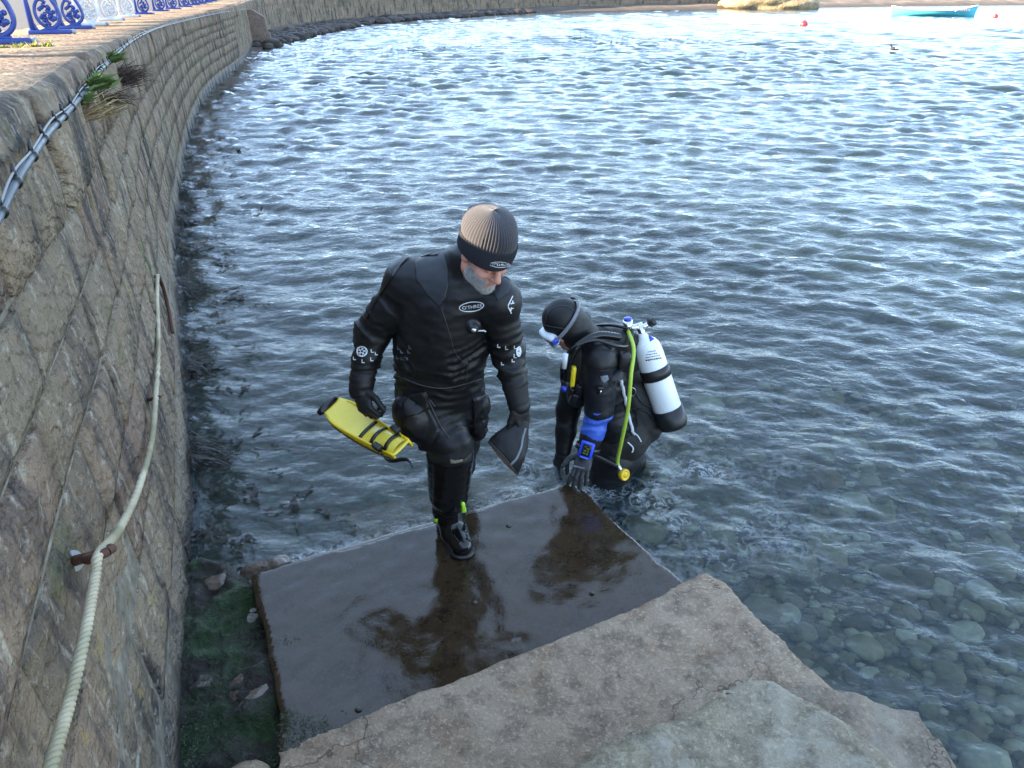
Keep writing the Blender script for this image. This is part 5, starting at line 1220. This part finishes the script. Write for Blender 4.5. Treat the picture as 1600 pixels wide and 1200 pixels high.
for yf in (0.50, 0.66, 0.86):
    y = FL * yf; j = (yf - 0.5) / 0.46 * nl; hh = 0.036 * math.sin(min(1, (j + 1.5) / nl * 0.9) * 1.6) * (1 - 0.35 * (j / nl) ** 3) + 0.005
    keep_world(MB().ribbon([FM @ Vector((math.cos(a) * (wdt(y) * 0.92 + 0.005), y, cam_(0, y) + math.sin(a) * hh)) for a in np.linspace(0, math.pi, 17)], A, 0.016, 0.007).build('pocket_band', M_RUB), fin)
keep_world(MB().tube([FM @ Vector((x, -0.005, 0.004)) for x in np.linspace(-0.07, 0.05, 8)], [0.012, 0.017, 0.019, 0.019, 0.019, 0.018, 0.016, 0.01], 10).build('tip_bumper', M_RUB), fin)
sl2 = spline([FM @ Vector((-wdt(FL * .8), FL * 0.8, 0.0)), FM @ Vector((-0.075, FL * 0.97, 0.0)), FM @ Vector((-0.03, FL * 1.10, 0.0)), FM @ Vector((-0.035, FL * 1.16, -0.03))], 8); keep_world(MB().ribbon(sl2, Nf, 0.02, 0.006).build('heel_strap', M_RUB), fin)
for sx in (-1, 1): keep_world(MB().box((0, 0, 0), (0.014, 0.024, 0.012), FM @ Matrix.Translation((sx * (wdt(FL * .8) + 0.004), FL * 0.8, 0.012)), bev=0.004).build('buckle', M_CLIP), fin)
for k in range(3): keep_world(MB().ribbon([FM @ Vector((-wdt(y) - 0.0055, y, cam_(wdt(y), y) - 0.012)) for y in np.linspace(FL * (0.10 + 0.045 * k), FL * (0.2 + 0.045 * k), 5)], Nf, 0.006, 0.003).build('blade_mark', M_RUB), fin)
hood_e = empty('neoprene_hood', at(808, 700, 2.66)); tag(hood_e, 'limp black neoprene hood with pale lining hanging from his other hand', 'hood')
a0 = at(820, 657, 2.655); a1 = at(786, 716, 2.60); ax_ = (a1 - a0); HL = ax_.length; hm = frame(a0, ax_, (0.8, 0.1, 0.5)); V = []; Vi = []; F_ = []; nr, nsg = 16, 32
for j in range(nr + 1):
    u = j / nr; wa = 0.022 + 0.062 * math.sin(min(1, u * 1.15) * 1.57); wb = 0.016 + 0.036 * u
    for i in range(nsg):
        w = 6.28318 * i / nsg; nz = float(fbm(np.array([[math.cos(w) * 1.6, math.sin(w) * 1.6, u * 3]]), 2, 5)[0]); r1 = 1 + 0.22 * nz
        end = 0.035 * math.cos(w + 0.6) * u; q = Vector((math.cos(w) * wa * r1, math.sin(w) * wb * r1, u * HL + end)); V.append(hm @ q); q2 = Vector((math.cos(w) * (wa * r1 - 0.005), math.sin(w) * (wb * r1 - 0.005), u * HL + end * 1.0 - 0.0005)); Vi.append(hm @ q2)
for j in range(nr):
    for i in range(nsg): i2 = (i + 1) % nsg; F_.append((j * nsg + i, j * nsg + i2, (j + 1) * nsg + i2, (j + 1) * nsg + i))
lip = [(nr * nsg + i, nr * nsg + (i + 1) % nsg, (nr + 1) * nsg + nr * nsg + (i + 1) % nsg, (nr + 1) * nsg + nr * nsg + i) for i in range(nsg)]
keep_world(mesh_obj('shell', V + Vi, F_ + lip, neoprene('hood_neoprene', (0.010, 0.0105, 0.012), 0.5)), hood_e); keep_world(mesh_obj('lining', Vi, [f[::-1] for f in F_], simple('hood_lining', (0.20, 0.12, 0.075), 0.9)), hood_e)
keep_world(MB().tube(V[nr * nsg:(nr + 1) * nsg] + [V[nr * nsg]], 0.0028, 6, False).build('edge_binding', M_SEAM), hood_e)
keep_world(MB().ribbon([V[j * nsg + 5] for j in range(2, nr + 1)], hm.to_3x3() @ Vector((0, 1, 0)), 0.008, 0.009).build('pale_zip', M_GPRINT), hood_e)

# ------------------------------------------------------------------ the diver wading at the corner of the slab
dv = empty('person', (DIV[0], DIV[1], -0.62)); tag(dv, 'person in hood and scuba gear bending in the water, hand on the slab corner', 'person')
D = {'hed': at(882, 506, 3.46), 'nek': at(908, 530, 3.50), 'shL': at(936, 562, 3.38), 'shR': at(912, 552, 3.66), 'che': at(945, 585, 3.53), 'wai': at(962, 650, 3.55), 'pel': at(965, 705, 3.55),
     'elL': at(936, 642, 3.34), 'wrL': at(916, 708, 3.275), 'elR': at(888, 640, 3.72), 'wrR': at(880, 705, 3.62), 'hiL': at(955, 722, 3.48), 'hiR': at(978, 720, 3.64)}
D['knL'] = D['hiL'] + Vector((-0.06, -0.06, -0.38)); D['anL'] = D['knL'] + Vector((0.03, 0.12, -0.40)); D['knR'] = D['hiR'] + Vector((-0.05, 0.02, -0.38)); D['anR'] = D['knR'] + Vector((0.06, 0.1, -0.40))
Fd = Vector((-0.66, -0.22, -0.62)).normalized(); Ud = Vector((-0.35, -0.05, 1)); Ud = (Ud - Fd * Ud.dot(Fd)).normalized(); Xd = Fd.cross(Ud).normalized(); DM = Matrix.Identity(4)
for i in range(3): DM[i][0] = Xd[i]; DM[i][1] = Fd[i]; DM[i][2] = Ud[i]; DM[i][3] = D['hed'][i]
dq = lambda x, y, z: DM @ Vector((x, y, z))
def d_torso(s_):
    ax_ = (D['nek'] - D['pel']).normalized(); Mt = frame((0, 0, 0), ax_, (0.3, 1, 0))
    s_.ell(D['che'], (0.185, 0.14, 0.2), Mt, k=0.08).ell(D['wai'], (0.17, 0.14, 0.2), Mt, k=0.08).ell(D['pel'], (0.17, 0.145, 0.14), Mt, k=0.08)
    s_.cone(D['shL'], D['shR'], 0.085, 0.085, k=0.06); s_.cone(D['che'].lerp(D['nek'], 0.5), D['nek'], 0.11, 0.07, k=0.06)
def d_limbs(s_):
    for q in 'LR':
        a, b, c = D['sh' + q], D['el' + q], D['wr' + q]; s_.cone(a, b, 0.090, 0.066, k=0.03); s_.cone(b, b.lerp(c, 0.5), 0.064, 0.060, k=0.03); s_.cone(b.lerp(c, 0.5), c, 0.058, 0.043, k=0.02)
        a, b, c = D['hi' + q], D['kn' + q], D['an' + q]; s_.cone(a, b, 0.115, 0.082, k=0.05); s_.cone(b, c, 0.08, 0.062, k=0.03)
        foot_prims(s_, c, c + Vector((-0.2, -0.03, -0.08)), c + Vector((0.05, 0, -0.09)), 1.0)
def d_head(s_):
    c = lambda a, b, ra, rb, k=0.015: s_.cone(dq(*a), dq(*b), ra, rb, k)
    s_.ell(dq(0, -0.008, 0.025), (0.076, 0.096, 0.098), DM, k=0.03); s_.ell(dq(0, 0.03, -0.055), (0.056, 0.062, 0.06), DM, k=0.03); c((-0.04, 0, -0.07), (0, 0.07, -0.095), 0.025, 0.024); c((0.04, 0, -0.07), (0, 0.07, -0.095), 0.025, 0.024)
    for q in (-1, 1): s_.ell(dq(q * 0.038, 0.062, -0.025), (0.025, 0.025, 0.022), DM, k=0.015); s_.ell(dq(q * 0.032, 0.094, 0.008), (0.016, 0.015, 0.010), DM, k=0.01, sign=-1)
    c((0, 0.09, 0.015), (0, 0.114, -0.024), 0.009, 0.014, 0.01); c((-0.018, 0.086, -0.06), (0.018, 0.086, -0.06), 0.009, 0.009, 0.01); s_.cone(dq(0, -0.03, -0.05), D['nek'], 0.056, 0.06, 0.03)
tipL = ground(904, 764, 0.135); knu = ground(907, 742, 0.165); gripD = dict(fdir=(tipL - D['wrL']) * Vector((1, 1, 0.45)), pnorm=(0.05, -0.45, 0.9), side=1, curl=(0.28, 0.22, 0.12), thumb=(0.8, 0.55, 0.1), sc=1.08, spread=0.16, r0=0.0108)
gripD2 = dict(fdir=(-0.4, -0.3, -0.8), pnorm=(-0.7, -0.2, 0.4), side=-1, curl=(0.4, 0.4, 0.3), sc=1.05)
b2 = Sdf(0.03); d_torso(b2); d_limbs(b2); hand_prims(b2, D['wrL'], **gripD); hand_prims(b2, D['wrR'], **gripD2)
for i_, p_ in enumerate(b2.p):
    b2.p[i_] = p_[:3] + (p_[3] * 0.86, p_[4] * 0.86) + p_[5:] if p_[0] == 'c' else p_[:2] + (p_[2] * 0.88,) + p_[3:]
d_head(b2); Vb, Fb = b2.mesh(0.0065); o = big_mesh('body', Vb, Fb, M_SKIN); keep_world(o, dv)
M_DRY = neoprene('black_trilaminate', (0.010, 0.010, 0.0115), 0.42, 250); 
t = NT('blue_trilaminate'); M_BLUEARM = t.pbr(t.mix(t.noise(9, 4), (0.025, 0.085, 0.42), (0.05, 0.14, 0.58)), 0.42, normal=t.bump(t.noise(30, 4), 0.4, 0.004))
ds = Sdf(0.03); d_torso(ds); d_limbs(ds)
elw = np.array(D['elL']); wrw = np.array(D['wrL']); axv = (wrw - elw) / np.linalg.norm(wrw - elw); Lw = float(np.linalg.norm(wrw - elw))
def pick_arm(c):
    tt = (c - elw) @ axv; rad = np.linalg.norm((c - elw) - tt[:, None] * axv, axis=1); return ((tt > 0.0 * Lw) & (tt < 0.60 * Lw) & (rad < 0.10)).astype(int)
DS = garment('drysuit', ds, 0.0085, M_DRY, dv, fold=0.012, seed=14, freq=7, joints=[(D['elL'], .14), (D['shL'], .1), (D['wai'], .2)], creases=[(D['elL'], D['elL'] - D['shL'], .10, .05, .009), (D['shL'].lerp(D['elL'], .5), D['elL'] - D['shL'], .1, .07, .007)], mats=[M_DRY, M_BLUEARM], pick=pick_arm); T_D = bvh_of(DS)
def SD(o, part=None): return sub_of(o, part or DS)
# upper sleeve shell with valve, cuff
us = Sdf(0.02); us.cone(D['shL'].lerp(D['elL'], 0.05), D['elL'] + Vector((0, 0, 0.01)), 0.094, 0.078); UPS = garment('sleeve_panel', us, 0.0075, neoprene('sleeve_laminate', (0.013, 0.014, 0.018), 0.35), dv, fold=0.010, seed=21, freq=7); SD(UPS); T_U = bvh_of(UPS)
SD(patch('sleeve_badge', [(938, 588), (949, 586), (951, 592), (945, 599), (940, 597)], T_U, M_GPRINT, dv, rings=2), DS)
c0 = decal_cast([(937, 612)], T_U, 0)[0]; SD(MB().box((0, 0, 0), (0.016, 0.008, 0.04), frame(c0, (0.05, -0.5, 0.9), (1, 0, 0)), bev=0.006).build('sleeve_valve', M_CLIP), DS); SD(MB().tube([c0 + Vector((0, -0.012, -0.012)), c0 + Vector((0.004, -0.014, 0.018))], 0.005, 8).build('valve_pin', M_STEEL), DS)
cu = Sdf(0.015); cu.cone(D['elL'].lerp(D['wrL'], 0.62), D['wrL'], 0.062, 0.047); SD(garment('cuff', cu, 0.006, M_RUB if False else M_GLOVE, dv, fold=0.003, seed=8))
g = Sdf(0.008); hand_prims(g, D['wrL'], **gripD); u = (D['elL'] - D['wrL']).normalized(); g.cone(D['wrL'] - u * 0.01, D['wrL'] + u * 0.05, 0.044, 0.050, k=0.012); G2 = garment('glove', g, 0.0038, neoprene('diver_glove', (0.020, 0.020, 0.022), 0.5), dv, fold=0.0015, seed=31, freq=20); TG2 = bvh_of(G2)
SD(bars_decal('glove_logo', [(901, 729, 9, 2.4, 8), (909, 731, 8, 1.6, 10)], TG2, M_GPRINT, dv), G2)
g = Sdf(0.008); hand_prims(g, D['wrR'], **gripD2); garment('glove', g, 0.005, M_GLOVE, dv, fold=0.001, seed=33)
# hood (open at the face) with pale seams
hd = Sdf(0.03); hd.ell(dq(0, -0.012, 0.028), (0.092, 0.108, 0.108), DM).ell(dq(0, 0.0, -0.05), (0.084, 0.085, 0.085), DM).cone(dq(0, -0.03, -0.06), D['nek'] + Vector((0.01, 0.0, 0.0)), 0.085, 0.098)
hd.ell(dq(0, 0.10, -0.030), (0.056, 0.072, 0.056), DM, k=0.012, sign=-1); HD = garment('hood', hd, 0.006, neoprene('hood_black', (0.008, 0.008, 0.009), 0.5), dv, fold=0.003, seed=17, freq=9); T_H = bvh_of(HD)
SD(seam('hood_seam', [(850, 512), (856, 490), (868, 480), (884, 478), (900, 488), (904, 498)], T_H, M_SEAM, dv, r=0.0022), HD); SD(seam('hood_seam', [(846, 506), (860, 510), (880, 513), (890, 512)], T_H, M_SEAM, dv, r=0.0022), HD)
# mask
mask = empty('dive_mask', dq(0, 0.1, 0.01)); tag(mask, 'clear and white dive mask with blue trim on the hooded diver', 'mask')
M_SIL = simple('clear_silicone', (0.62, 0.66, 0.70), 0.2); M_BTRIM = simple('blue_trim', (0.02, 0.05, 0.42), 0.3); t = NT('mask_glass'); M_GLASS = t.pbr((0.25, 0.3, 0.35), 0.03, spec=0.8, Alpha=0.55)
def rrect(w, h, y, n=40, e=3.0): return [dq(math.copysign(abs(math.cos(a)) ** (2 / e), math.cos(a)) * w, y - 0.018 * abs(math.cos(a)) ** 2, 0.008 + math.copysign(abs(math.sin(a)) ** (2 / e), math.sin(a)) * h) for a in np.linspace(0, 6.28318, n, endpoint=False)]
rgs = [rrect(0.066, 0.040, 0.086), rrect(0.075, 0.046, 0.10), rrect(0.077, 0.047, 0.122), rrect(0.070, 0.040, 0.130), rrect(0.064, 0.035, 0.127)]; V = sum(rgs, []); n = 40
keep_world(mesh_obj('frame', V, [(j * n + i, j * n + (i + 1) % n, (j + 1) * n + (i + 1) % n, (j + 1) * n + i) for j in range(4) for i in range(n)], M_SIL), mask)
gq = rrect(0.065, 0.036, 0.1275); keep_world(mesh_obj('lens', gq + [dq(0, 0.1275, 0.008)], [(i, (i + 1) % n, n) for i in range(n)], M_GLASS, smooth=False), mask)
for q in (-1, 1): keep_world(MB().box((0, 0, 0), (0.006, 0.016, 0.014), DM @ Matrix.Translation((q * 0.080, 0.095, 0.008)), bev=0.003).build('buckle', M_BTRIM), mask)
keep_world(MB().ribbon(spline([dq(0.080, 0.09, 0.01), dq(0.098, 0.03, 0.02), dq(0.097, -0.05, 0.035), dq(0.055, -0.118, 0.045), dq(0, -0.130, 0.048), dq(-0.055, -0.118, 0.045), dq(-0.097, -0.05, 0.035), dq(-0.098, 0.03, 0.02), dq(-0.080, 0.09, 0.01)], 8), Ud, 0.020, 0.004).build('strap', simple('smoke_silicone', (0.16, 0.17, 0.20), 0.3)), mask)
# buoyancy jacket
M_BCD = neoprene('worn_cordura', (0.022, 0.021, 0.020), 0.6, 500); M_BCD2 = neoprene('grey_cordura', (0.045, 0.045, 0.048), 0.6, 500)
bcd = empty('buoyancy_jacket', D['wai']); tag(bcd, 'black buoyancy jacket worn by the diver, with hoses and straps', 'jacket')
bj = Sdf(0.04); ax_ = (D['nek'] - D['pel']).normalized(); Mt = frame((0, 0, 0), ax_, (0.3, 1, 0))
bj.ell(at(978, 635, 3.60), (0.125, 0.20, 0.23), Mt).ell(at(990, 662, 3.55), (0.105, 0.17, 0.14), Mt).ell(at(962, 558, 3.60), (0.105, 0.19, 0.17), Mt).ell(at(968, 690, 3.50), (0.115, 0.16, 0.13), Mt)
bj.cone(at(965, 535, 3.5), at(912, 560, 3.40), 0.055, 0.05, k=0.03); bj.cone(at(970, 535, 3.68), at(905, 560, 3.70), 0.055, 0.05, k=0.03); bj.cone(at(905, 570, 3.42), at(902, 620, 3.46), 0.05, 0.055, k=0.03); bj.cone(at(965, 530, 3.56), at(905, 524, 3.56), 0.06, 0.045, k=0.04)
BC = garment('jacket_shell', bj, 0.0085, M_BCD, bcd, fold=0.016, seed=41, freq=6, stretch=(1.6, 1.6, 1.0), joints=[(at(985, 650, 3.45), .3)]); T_B = bvh_of(BC, DS)
col_ = Sdf(0.02); col_.cone(at(913, 498, 3.50), at(915, 528, 3.46), 0.030, 0.045); col_.cone(at(913, 498, 3.50), at(905, 500, 3.62), 0.03, 0.03); keep_world(garment('padded_collar', col_, 0.007, M_BCD2, bcd, fold=0.004, seed=2), bcd)
def strap(name, pts, w, m, lift=0.012, par=bcd): 
    q = [(p.x, p.y) for p in spline([(x, y, 0) for x, y in pts], 8)]; o = MB().ribbon(decal_cast(q, T_B, lift), Vector((1, 0.0, 0.25)), w, 0.004).build(name, m); keep_world(o, par); return o
strap('shoulder_strap', [(972, 560), (958, 585), (950, 600)], 0.045, M_NEO2); strap('waist_web', [(968, 594), (974, 620), (982, 655), (988, 680)], 0.016, M_SIL); strap('pull_cord', [(984, 672), (994, 680), (1000, 690)], 0.007, M_SIL); strap('pull_cord', [(980, 690), (988, 698), (987, 705)], 0.008, M_SIL)
strap('pocket_seam', [(980, 590), (1000, 625), (1022, 638)], 0.01, M_NEO2); strap('pocket_seam', [(978, 640), (1005, 640), (1020, 655)], 0.01, M_NEO2); strap('shoulder_buckle', [(948, 538), (955, 545)], 0.05, M_CLIP)
c0 = decal_cast([(985, 612)], T_B, 0.006)[0]; keep_world(MB().tube([c0 + Vector((math.cos(a) * 0.022, -0.004, math.sin(a) * 0.026)) for a in np.linspace(0, 6.283, 20)], 0.003, 6, False).build('d_ring', M_STEEL), bcd)
keep_world(MB().box((0, 0, 0), (0.03, 0.03, 0.05), frame(at(975, 565, 3.36), (0.1, 0, 1), (1, 0, 0)), bev=0.012).build('release_buckle', M_CLIP), bcd)
keep_world(MB().ball(at(1022, 657, 3.55), 0.026, sub=2).build('dump_toggle', M_LEAD), bcd); keep_world(MB().tube([at(1022, 655, 3.55), at(1020, 630, 3.55)], 0.0025, 5).build('dump_cord', M_CLIP), bcd)
def corrug(name, pts, r, m, par):
    q = spline(pts, 16); o = MB().tube(q, [r * (1 + 0.13 * (k % 2)) for k in range(len(q))], 12).build(name, m); keep_world(o, par); return o
corrug('inflator_hose', [at(968, 527, 3.42), at(935, 524, 3.38), at(905, 538, 3.33), at(889, 566, 3.32), at(886, 592, 3.33), at(885, 606, 3.34)], 0.019, M_RUB, bcd)
keep_world(MB().box((0, 0, 0), (0.02, 0.02, 0.035), frame(at(884, 603, 3.33), (0.1, 0, 1)), bev=0.008).build('inflator', M_CLIP), bcd); keep_world(MB().tube([at(882, 606, 3.31), at(880, 609, 3.29)], 0.014, 12).build('inflator_button', M_BTRIM), bcd)
keep_world(MB().tube([at(884, 552, 3.3), at(881, 575, 3.3)], 0.014, 10).build('hose_sleeve', M_SIL), bcd)
yl = MB().box((0, 0, 0), (0.014, 0.016, 0.058), frame(at(895, 588, 3.33), (0.06, 0, 1), (1, 0, 0)), bev=0.010); keep_world(yl.build('yellow_pocket_light', simple('yellow_plastic', (0.75, 0.56, 0.02), 0.35)), bcd)
for (px, py, w_) in ((905, 610, 0.04), (897, 622, 0.035), (910, 600, 0.03), (893, 610, 0.02)): keep_world(MB().box((0, 0, 0), (w_ * 0.6, 0.02, w_), frame(at(px, py, 3.38), (0.3, -0.2, 1), (1, 0, 0)), bev=0.007).build('clip', M_CLIP), bcd)
# cylinder with valve and regulator
c_t = at(1007, 532, 3.54); c_b = at(1051, 662, 3.44); ca = (c_b - c_t).normalized(); CLn = (c_b - c_t).length; cm_ = frame(c_t, ca, (0, 1, 0)); rc = 0.077
cyl = empty('scuba_cylinder', c_b); tag(cyl, 'white scuba cylinder with black boot strapped to the diver', 'cylinder')
t = NT('chipped_white_enamel'); n = t.noise(34, 5, 0.7); M_CYL = t.pbr(t.mix(t.range(n, 0.66, 0.72), (0.74, 0.76, 0.77), (0.30, 0.31, 0.31)), 0.3, normal=t.bump(t.noise(60, 3), 0.15, 0.002))
CYB = MB().lathe([(0.018, -0.045), (0.024, -0.03), (0.034, -0.012), (0.058, 0.006), (0.070, 0.028), (0.075, 0.055), (rc, 0.085), (rc, CLn * 0.5), (rc, CLn * 0.97), (0.07, CLn)], cm_, 40).build('tank', M_CYL); keep_world(CYB, cyl)
keep_world(MB().lathe([(rc + 0.001, CLn * 0.80), (rc + 0.006, CLn * 0.80), (rc + 0.007, CLn * 0.98), (rc - 0.002, CLn * 1.03), (0.05, CLn * 1.045)], cm_, 32).build('boot', M_CLIP), cyl)
keep_world(MB().lathe([(rc - 0.002, CLn * 0.31), (rc + 0.005, CLn * 0.312), (rc + 0.005, CLn * 0.43), (rc - 0.002, CLn * 0.432)], cm_, 40).build('cam_band', M_CLIP), cyl)
keep_world(MB().box((0, 0, 0), (0.02, 0.05, 0.045), cm_ @ Matrix.Translation((0, -rc - 0.012, CLn * 0.33)), bev=0.008).build('band_buckle', M_CLIP), cyl)
T_C = bvh_of(CYB); bl = [(1018 + rb.uniform(-7, 7), 553 + 2.2 * k + rb.uniform(-.4, .4), rb.uniform(1.2, 3.2), 1.0, -12) for k in range(1)]
rt = random.Random(8); rows = [(1017, 549, 10), (1018, 553, 18), (1019, 557, 20), (1021, 561, 24)]; bl = []
for (cx, cy_, w) in rows:
    x = -w / 2
    while x < w / 2: l = rt.uniform(1.4, 3.6); bl.append((cx + x + l / 2, cy_ - x * 0.16, l, 1.1 if cy_ < 560 else 1.9, -9)); x += l + 0.7
sub_of(bars_decal('tank_lettering', bl, T_C, M_CLIP, cyl, 0.002), CYB); sub_of(patch('blue_sticker', [(1013, 524), (1021, 522), (1023, 530), (1016, 534)], T_C, M_BTRIM, cyl, 0.002, 2), CYB)
sub_of(patch('white_label', [(1041, 560), (1047, 558), (1049, 580), (1045, 584)], T_C, M_PRINT, cyl, 0.002, 2), CYB)
v0 = c_t - ca * 0.05; M_CHR = simple('chrome', (0.62, 0.62, 0.63), 0.15, 1.0)
keep_world(MB().tube([c_t, v0 - ca * 0.05], 0.018, 14).build('valve', M_CHR), cyl); keep_world(MB().tube([v0 - ca * 0.02, v0 - ca * 0.02 + Vector((0.05, 0.02, 0.02))], 0.013, 12).build('valve_stem', M_CHR), cyl); keep_world(MB().tube([v0 - ca * 0.02 + Vector((0.05, 0.02, 0.02)), v0 - ca * 0.02 + Vector((0.075, 0.03, 0.03))], 0.024, 12).build('valve_knob', M_CLIP), cyl)
fs = v0 - ca * 0.03 + Vector((-0.045, -0.02, 0.0)); reg = empty('regulator', fs); tag(reg, 'regulator with black hoses and a lime spare hose ending in a yellow second stage', 'regulator')
keep_world(MB().tube([v0 - ca * 0.03, fs + Vector((-0.02, 0, 0))], 0.017, 12).build('yoke', M_CHR), reg); keep_world(MB().tube([fs + Vector((-0.02, 0, -0.02)), fs + Vector((-0.025, 0, 0.045))], [0.022, 0.026], 14).build('first_stage', M_CHR), reg); keep_world(MB().tube([fs + Vector((-0.025, 0, 0.045)), fs + Vector((-0.026, 0, 0.058))], 0.021, 14).build('blue_cap', M_BTRIM), reg)
M_LHOSE = simple('lime_hose', (0.36, 0.50, 0.05), 0.4, scale=8)
keep_world(MB().tube(spline([fs + Vector((-0.02, -0.01, -0.01)), at(990, 545, 3.40), at(986, 585, 3.30), at(981, 640, 3.27), at(971, 690, 3.27), at(965, 718, 3.29), at(966, 728, 3.29)], 12), 0.0105, 10).build('lime_hose', M_LHOSE), reg)
keep_world(MB().tube(spline([fs, at(985, 538, 3.44), at(965, 541, 3.34), at(930, 532, 3.32), at(898, 542, 3.30), at(880, 566, 3.32), at(878, 595, 3.36), at(886, 612, 3.42)], 12), 0.0085, 10).build('black_hose', M_RUB), reg); keep_world(MB().tube(spline([fs, at(978, 512, 3.52), at(950, 508, 3.56), at(922, 514, 3.66), at(900, 550, 3.74)], 12), 0.0085, 10).build('black_hose', M_RUB), reg)
oc = at(976, 742, 3.27); of = frame(oc, (0.55, -0.75, 0.25)); o = MB().lathe([(0.018, -0.03), (0.030, -0.02), (0.033, 0.0), (0.031, 0.008), (0.024, 0.010), (0.022, 0.006), (0.014, 0.007), (0.012, 0.011), (0.003, 0.012)], of, 28).build('yellow_second_stage', simple('octopus_yellow', (0.80, 0.50, 0.015), 0.35)); keep_world(o, reg)
keep_world(MB().tube([at(966, 727, 3.29), oc - of.to_3x3() @ Vector((0, 0, 0.02))], 0.012, 10).build('hose_fitting', M_CHR), reg); keep_world(MB().lathe([(0.026, -0.05), (0.034, -0.03), (0.034, -0.018), (0.025, -0.015)], of, 24).build('stage_body', M_CLIP), reg)
# wrist computer with its long strap
wc = D['elL'].lerp(D['wrL'], 0.86); wa_ = (D['wrL'] - D['elL']).normalized(); wn_ = Vector((-0.15, -0.8, 0.55)); wn_ = (wn_ - wa_ * wn_.dot(wa_)).normalized(); wm = frame(wc + wn_ * 0.062, wn_, -wa_)
comp = empty('dive_computer', wc); tag(comp, 'blue framed wrist dive computer on a long black rubber strap', 'dive computer')
keep_world(MB().box((0, 0, 0), (0.046, 0.037, 0.012), wm, bev=0.010).build('case', simple('blue_case', (0.02, 0.07, 0.75), 0.3)), comp); M_SCR = simple('dark_screen', (0.012, 0.016, 0.012), 0.1); keep_world(MB().box((0, 0, 0.0115), (0.033, 0.024, 0.0025), wm, bev=0.002).build('screen', M_SCR), comp)
M_DIG = simple('green_digits', (0.10, 0.16, 0.03), 0.4); 
for (x_, y_, a_, b_) in ((-0.018, -0.008, 0.005, 0.006), (-0.018, 0.009, 0.005, 0.006), (-0.004, -0.01, 0.004, 0.004), (-0.004, 0.006, 0.004, 0.007), (0.010, -0.006, 0.004, 0.008), (0.019, 0.008, 0.003, 0.005)): keep_world(MB().box((x_, y_, 0.0143), (a_, b_, 0.0006), wm).build('screen_digits', M_DIG), comp)
for (x_, y_, w2, h2) in ((0.041, 0, 0.004, 0.022), (-0.041, 0, 0.004, 0.022)): keep_world(MB().box((x_, y_, 0.012), (w2, h2, 0.003), wm, bev=0.002).build('bezel_bar', simple('pale_blue_bezel', (0.10, 0.20, 0.85), 0.3)), comp)
sm_ = frame(wc, wa_, wn_); keep_world(MB().ribbon([sm_ @ Vector((math.cos(a) * 0.066, math.sin(a) * 0.066, 0)) for a in np.linspace(-2.7, 2.7, 30)], wa_, 0.026, 0.004).build('strap', M_CLIP), comp)
tl = spline([at(926, 712, 3.25), at(936, 716, 3.25), at(952, 724, 3.27), at(969, 733, 3.29)], 8); keep_world(MB().ribbon(tl, Vector((0.15, -0.3, 1)), 0.030, 0.004).build('strap_tail', M_CLIP), comp)
for k in range(3, len(tl) - 3, 2): 
    d_ = (tl[k + 1] - tl[k]).normalized(); nn = d_.cross(Vector((0.15, -0.3, 1))).normalized(); nn = nn if nn.y < 0 else -nn; keep_world(MB().box((0, 0, 0), (0.0022, 0.008, 0.0008), frame(tl[k] + nn * 0.0028, nn, d_)).build('strap_hole', M_SEAM), comp)
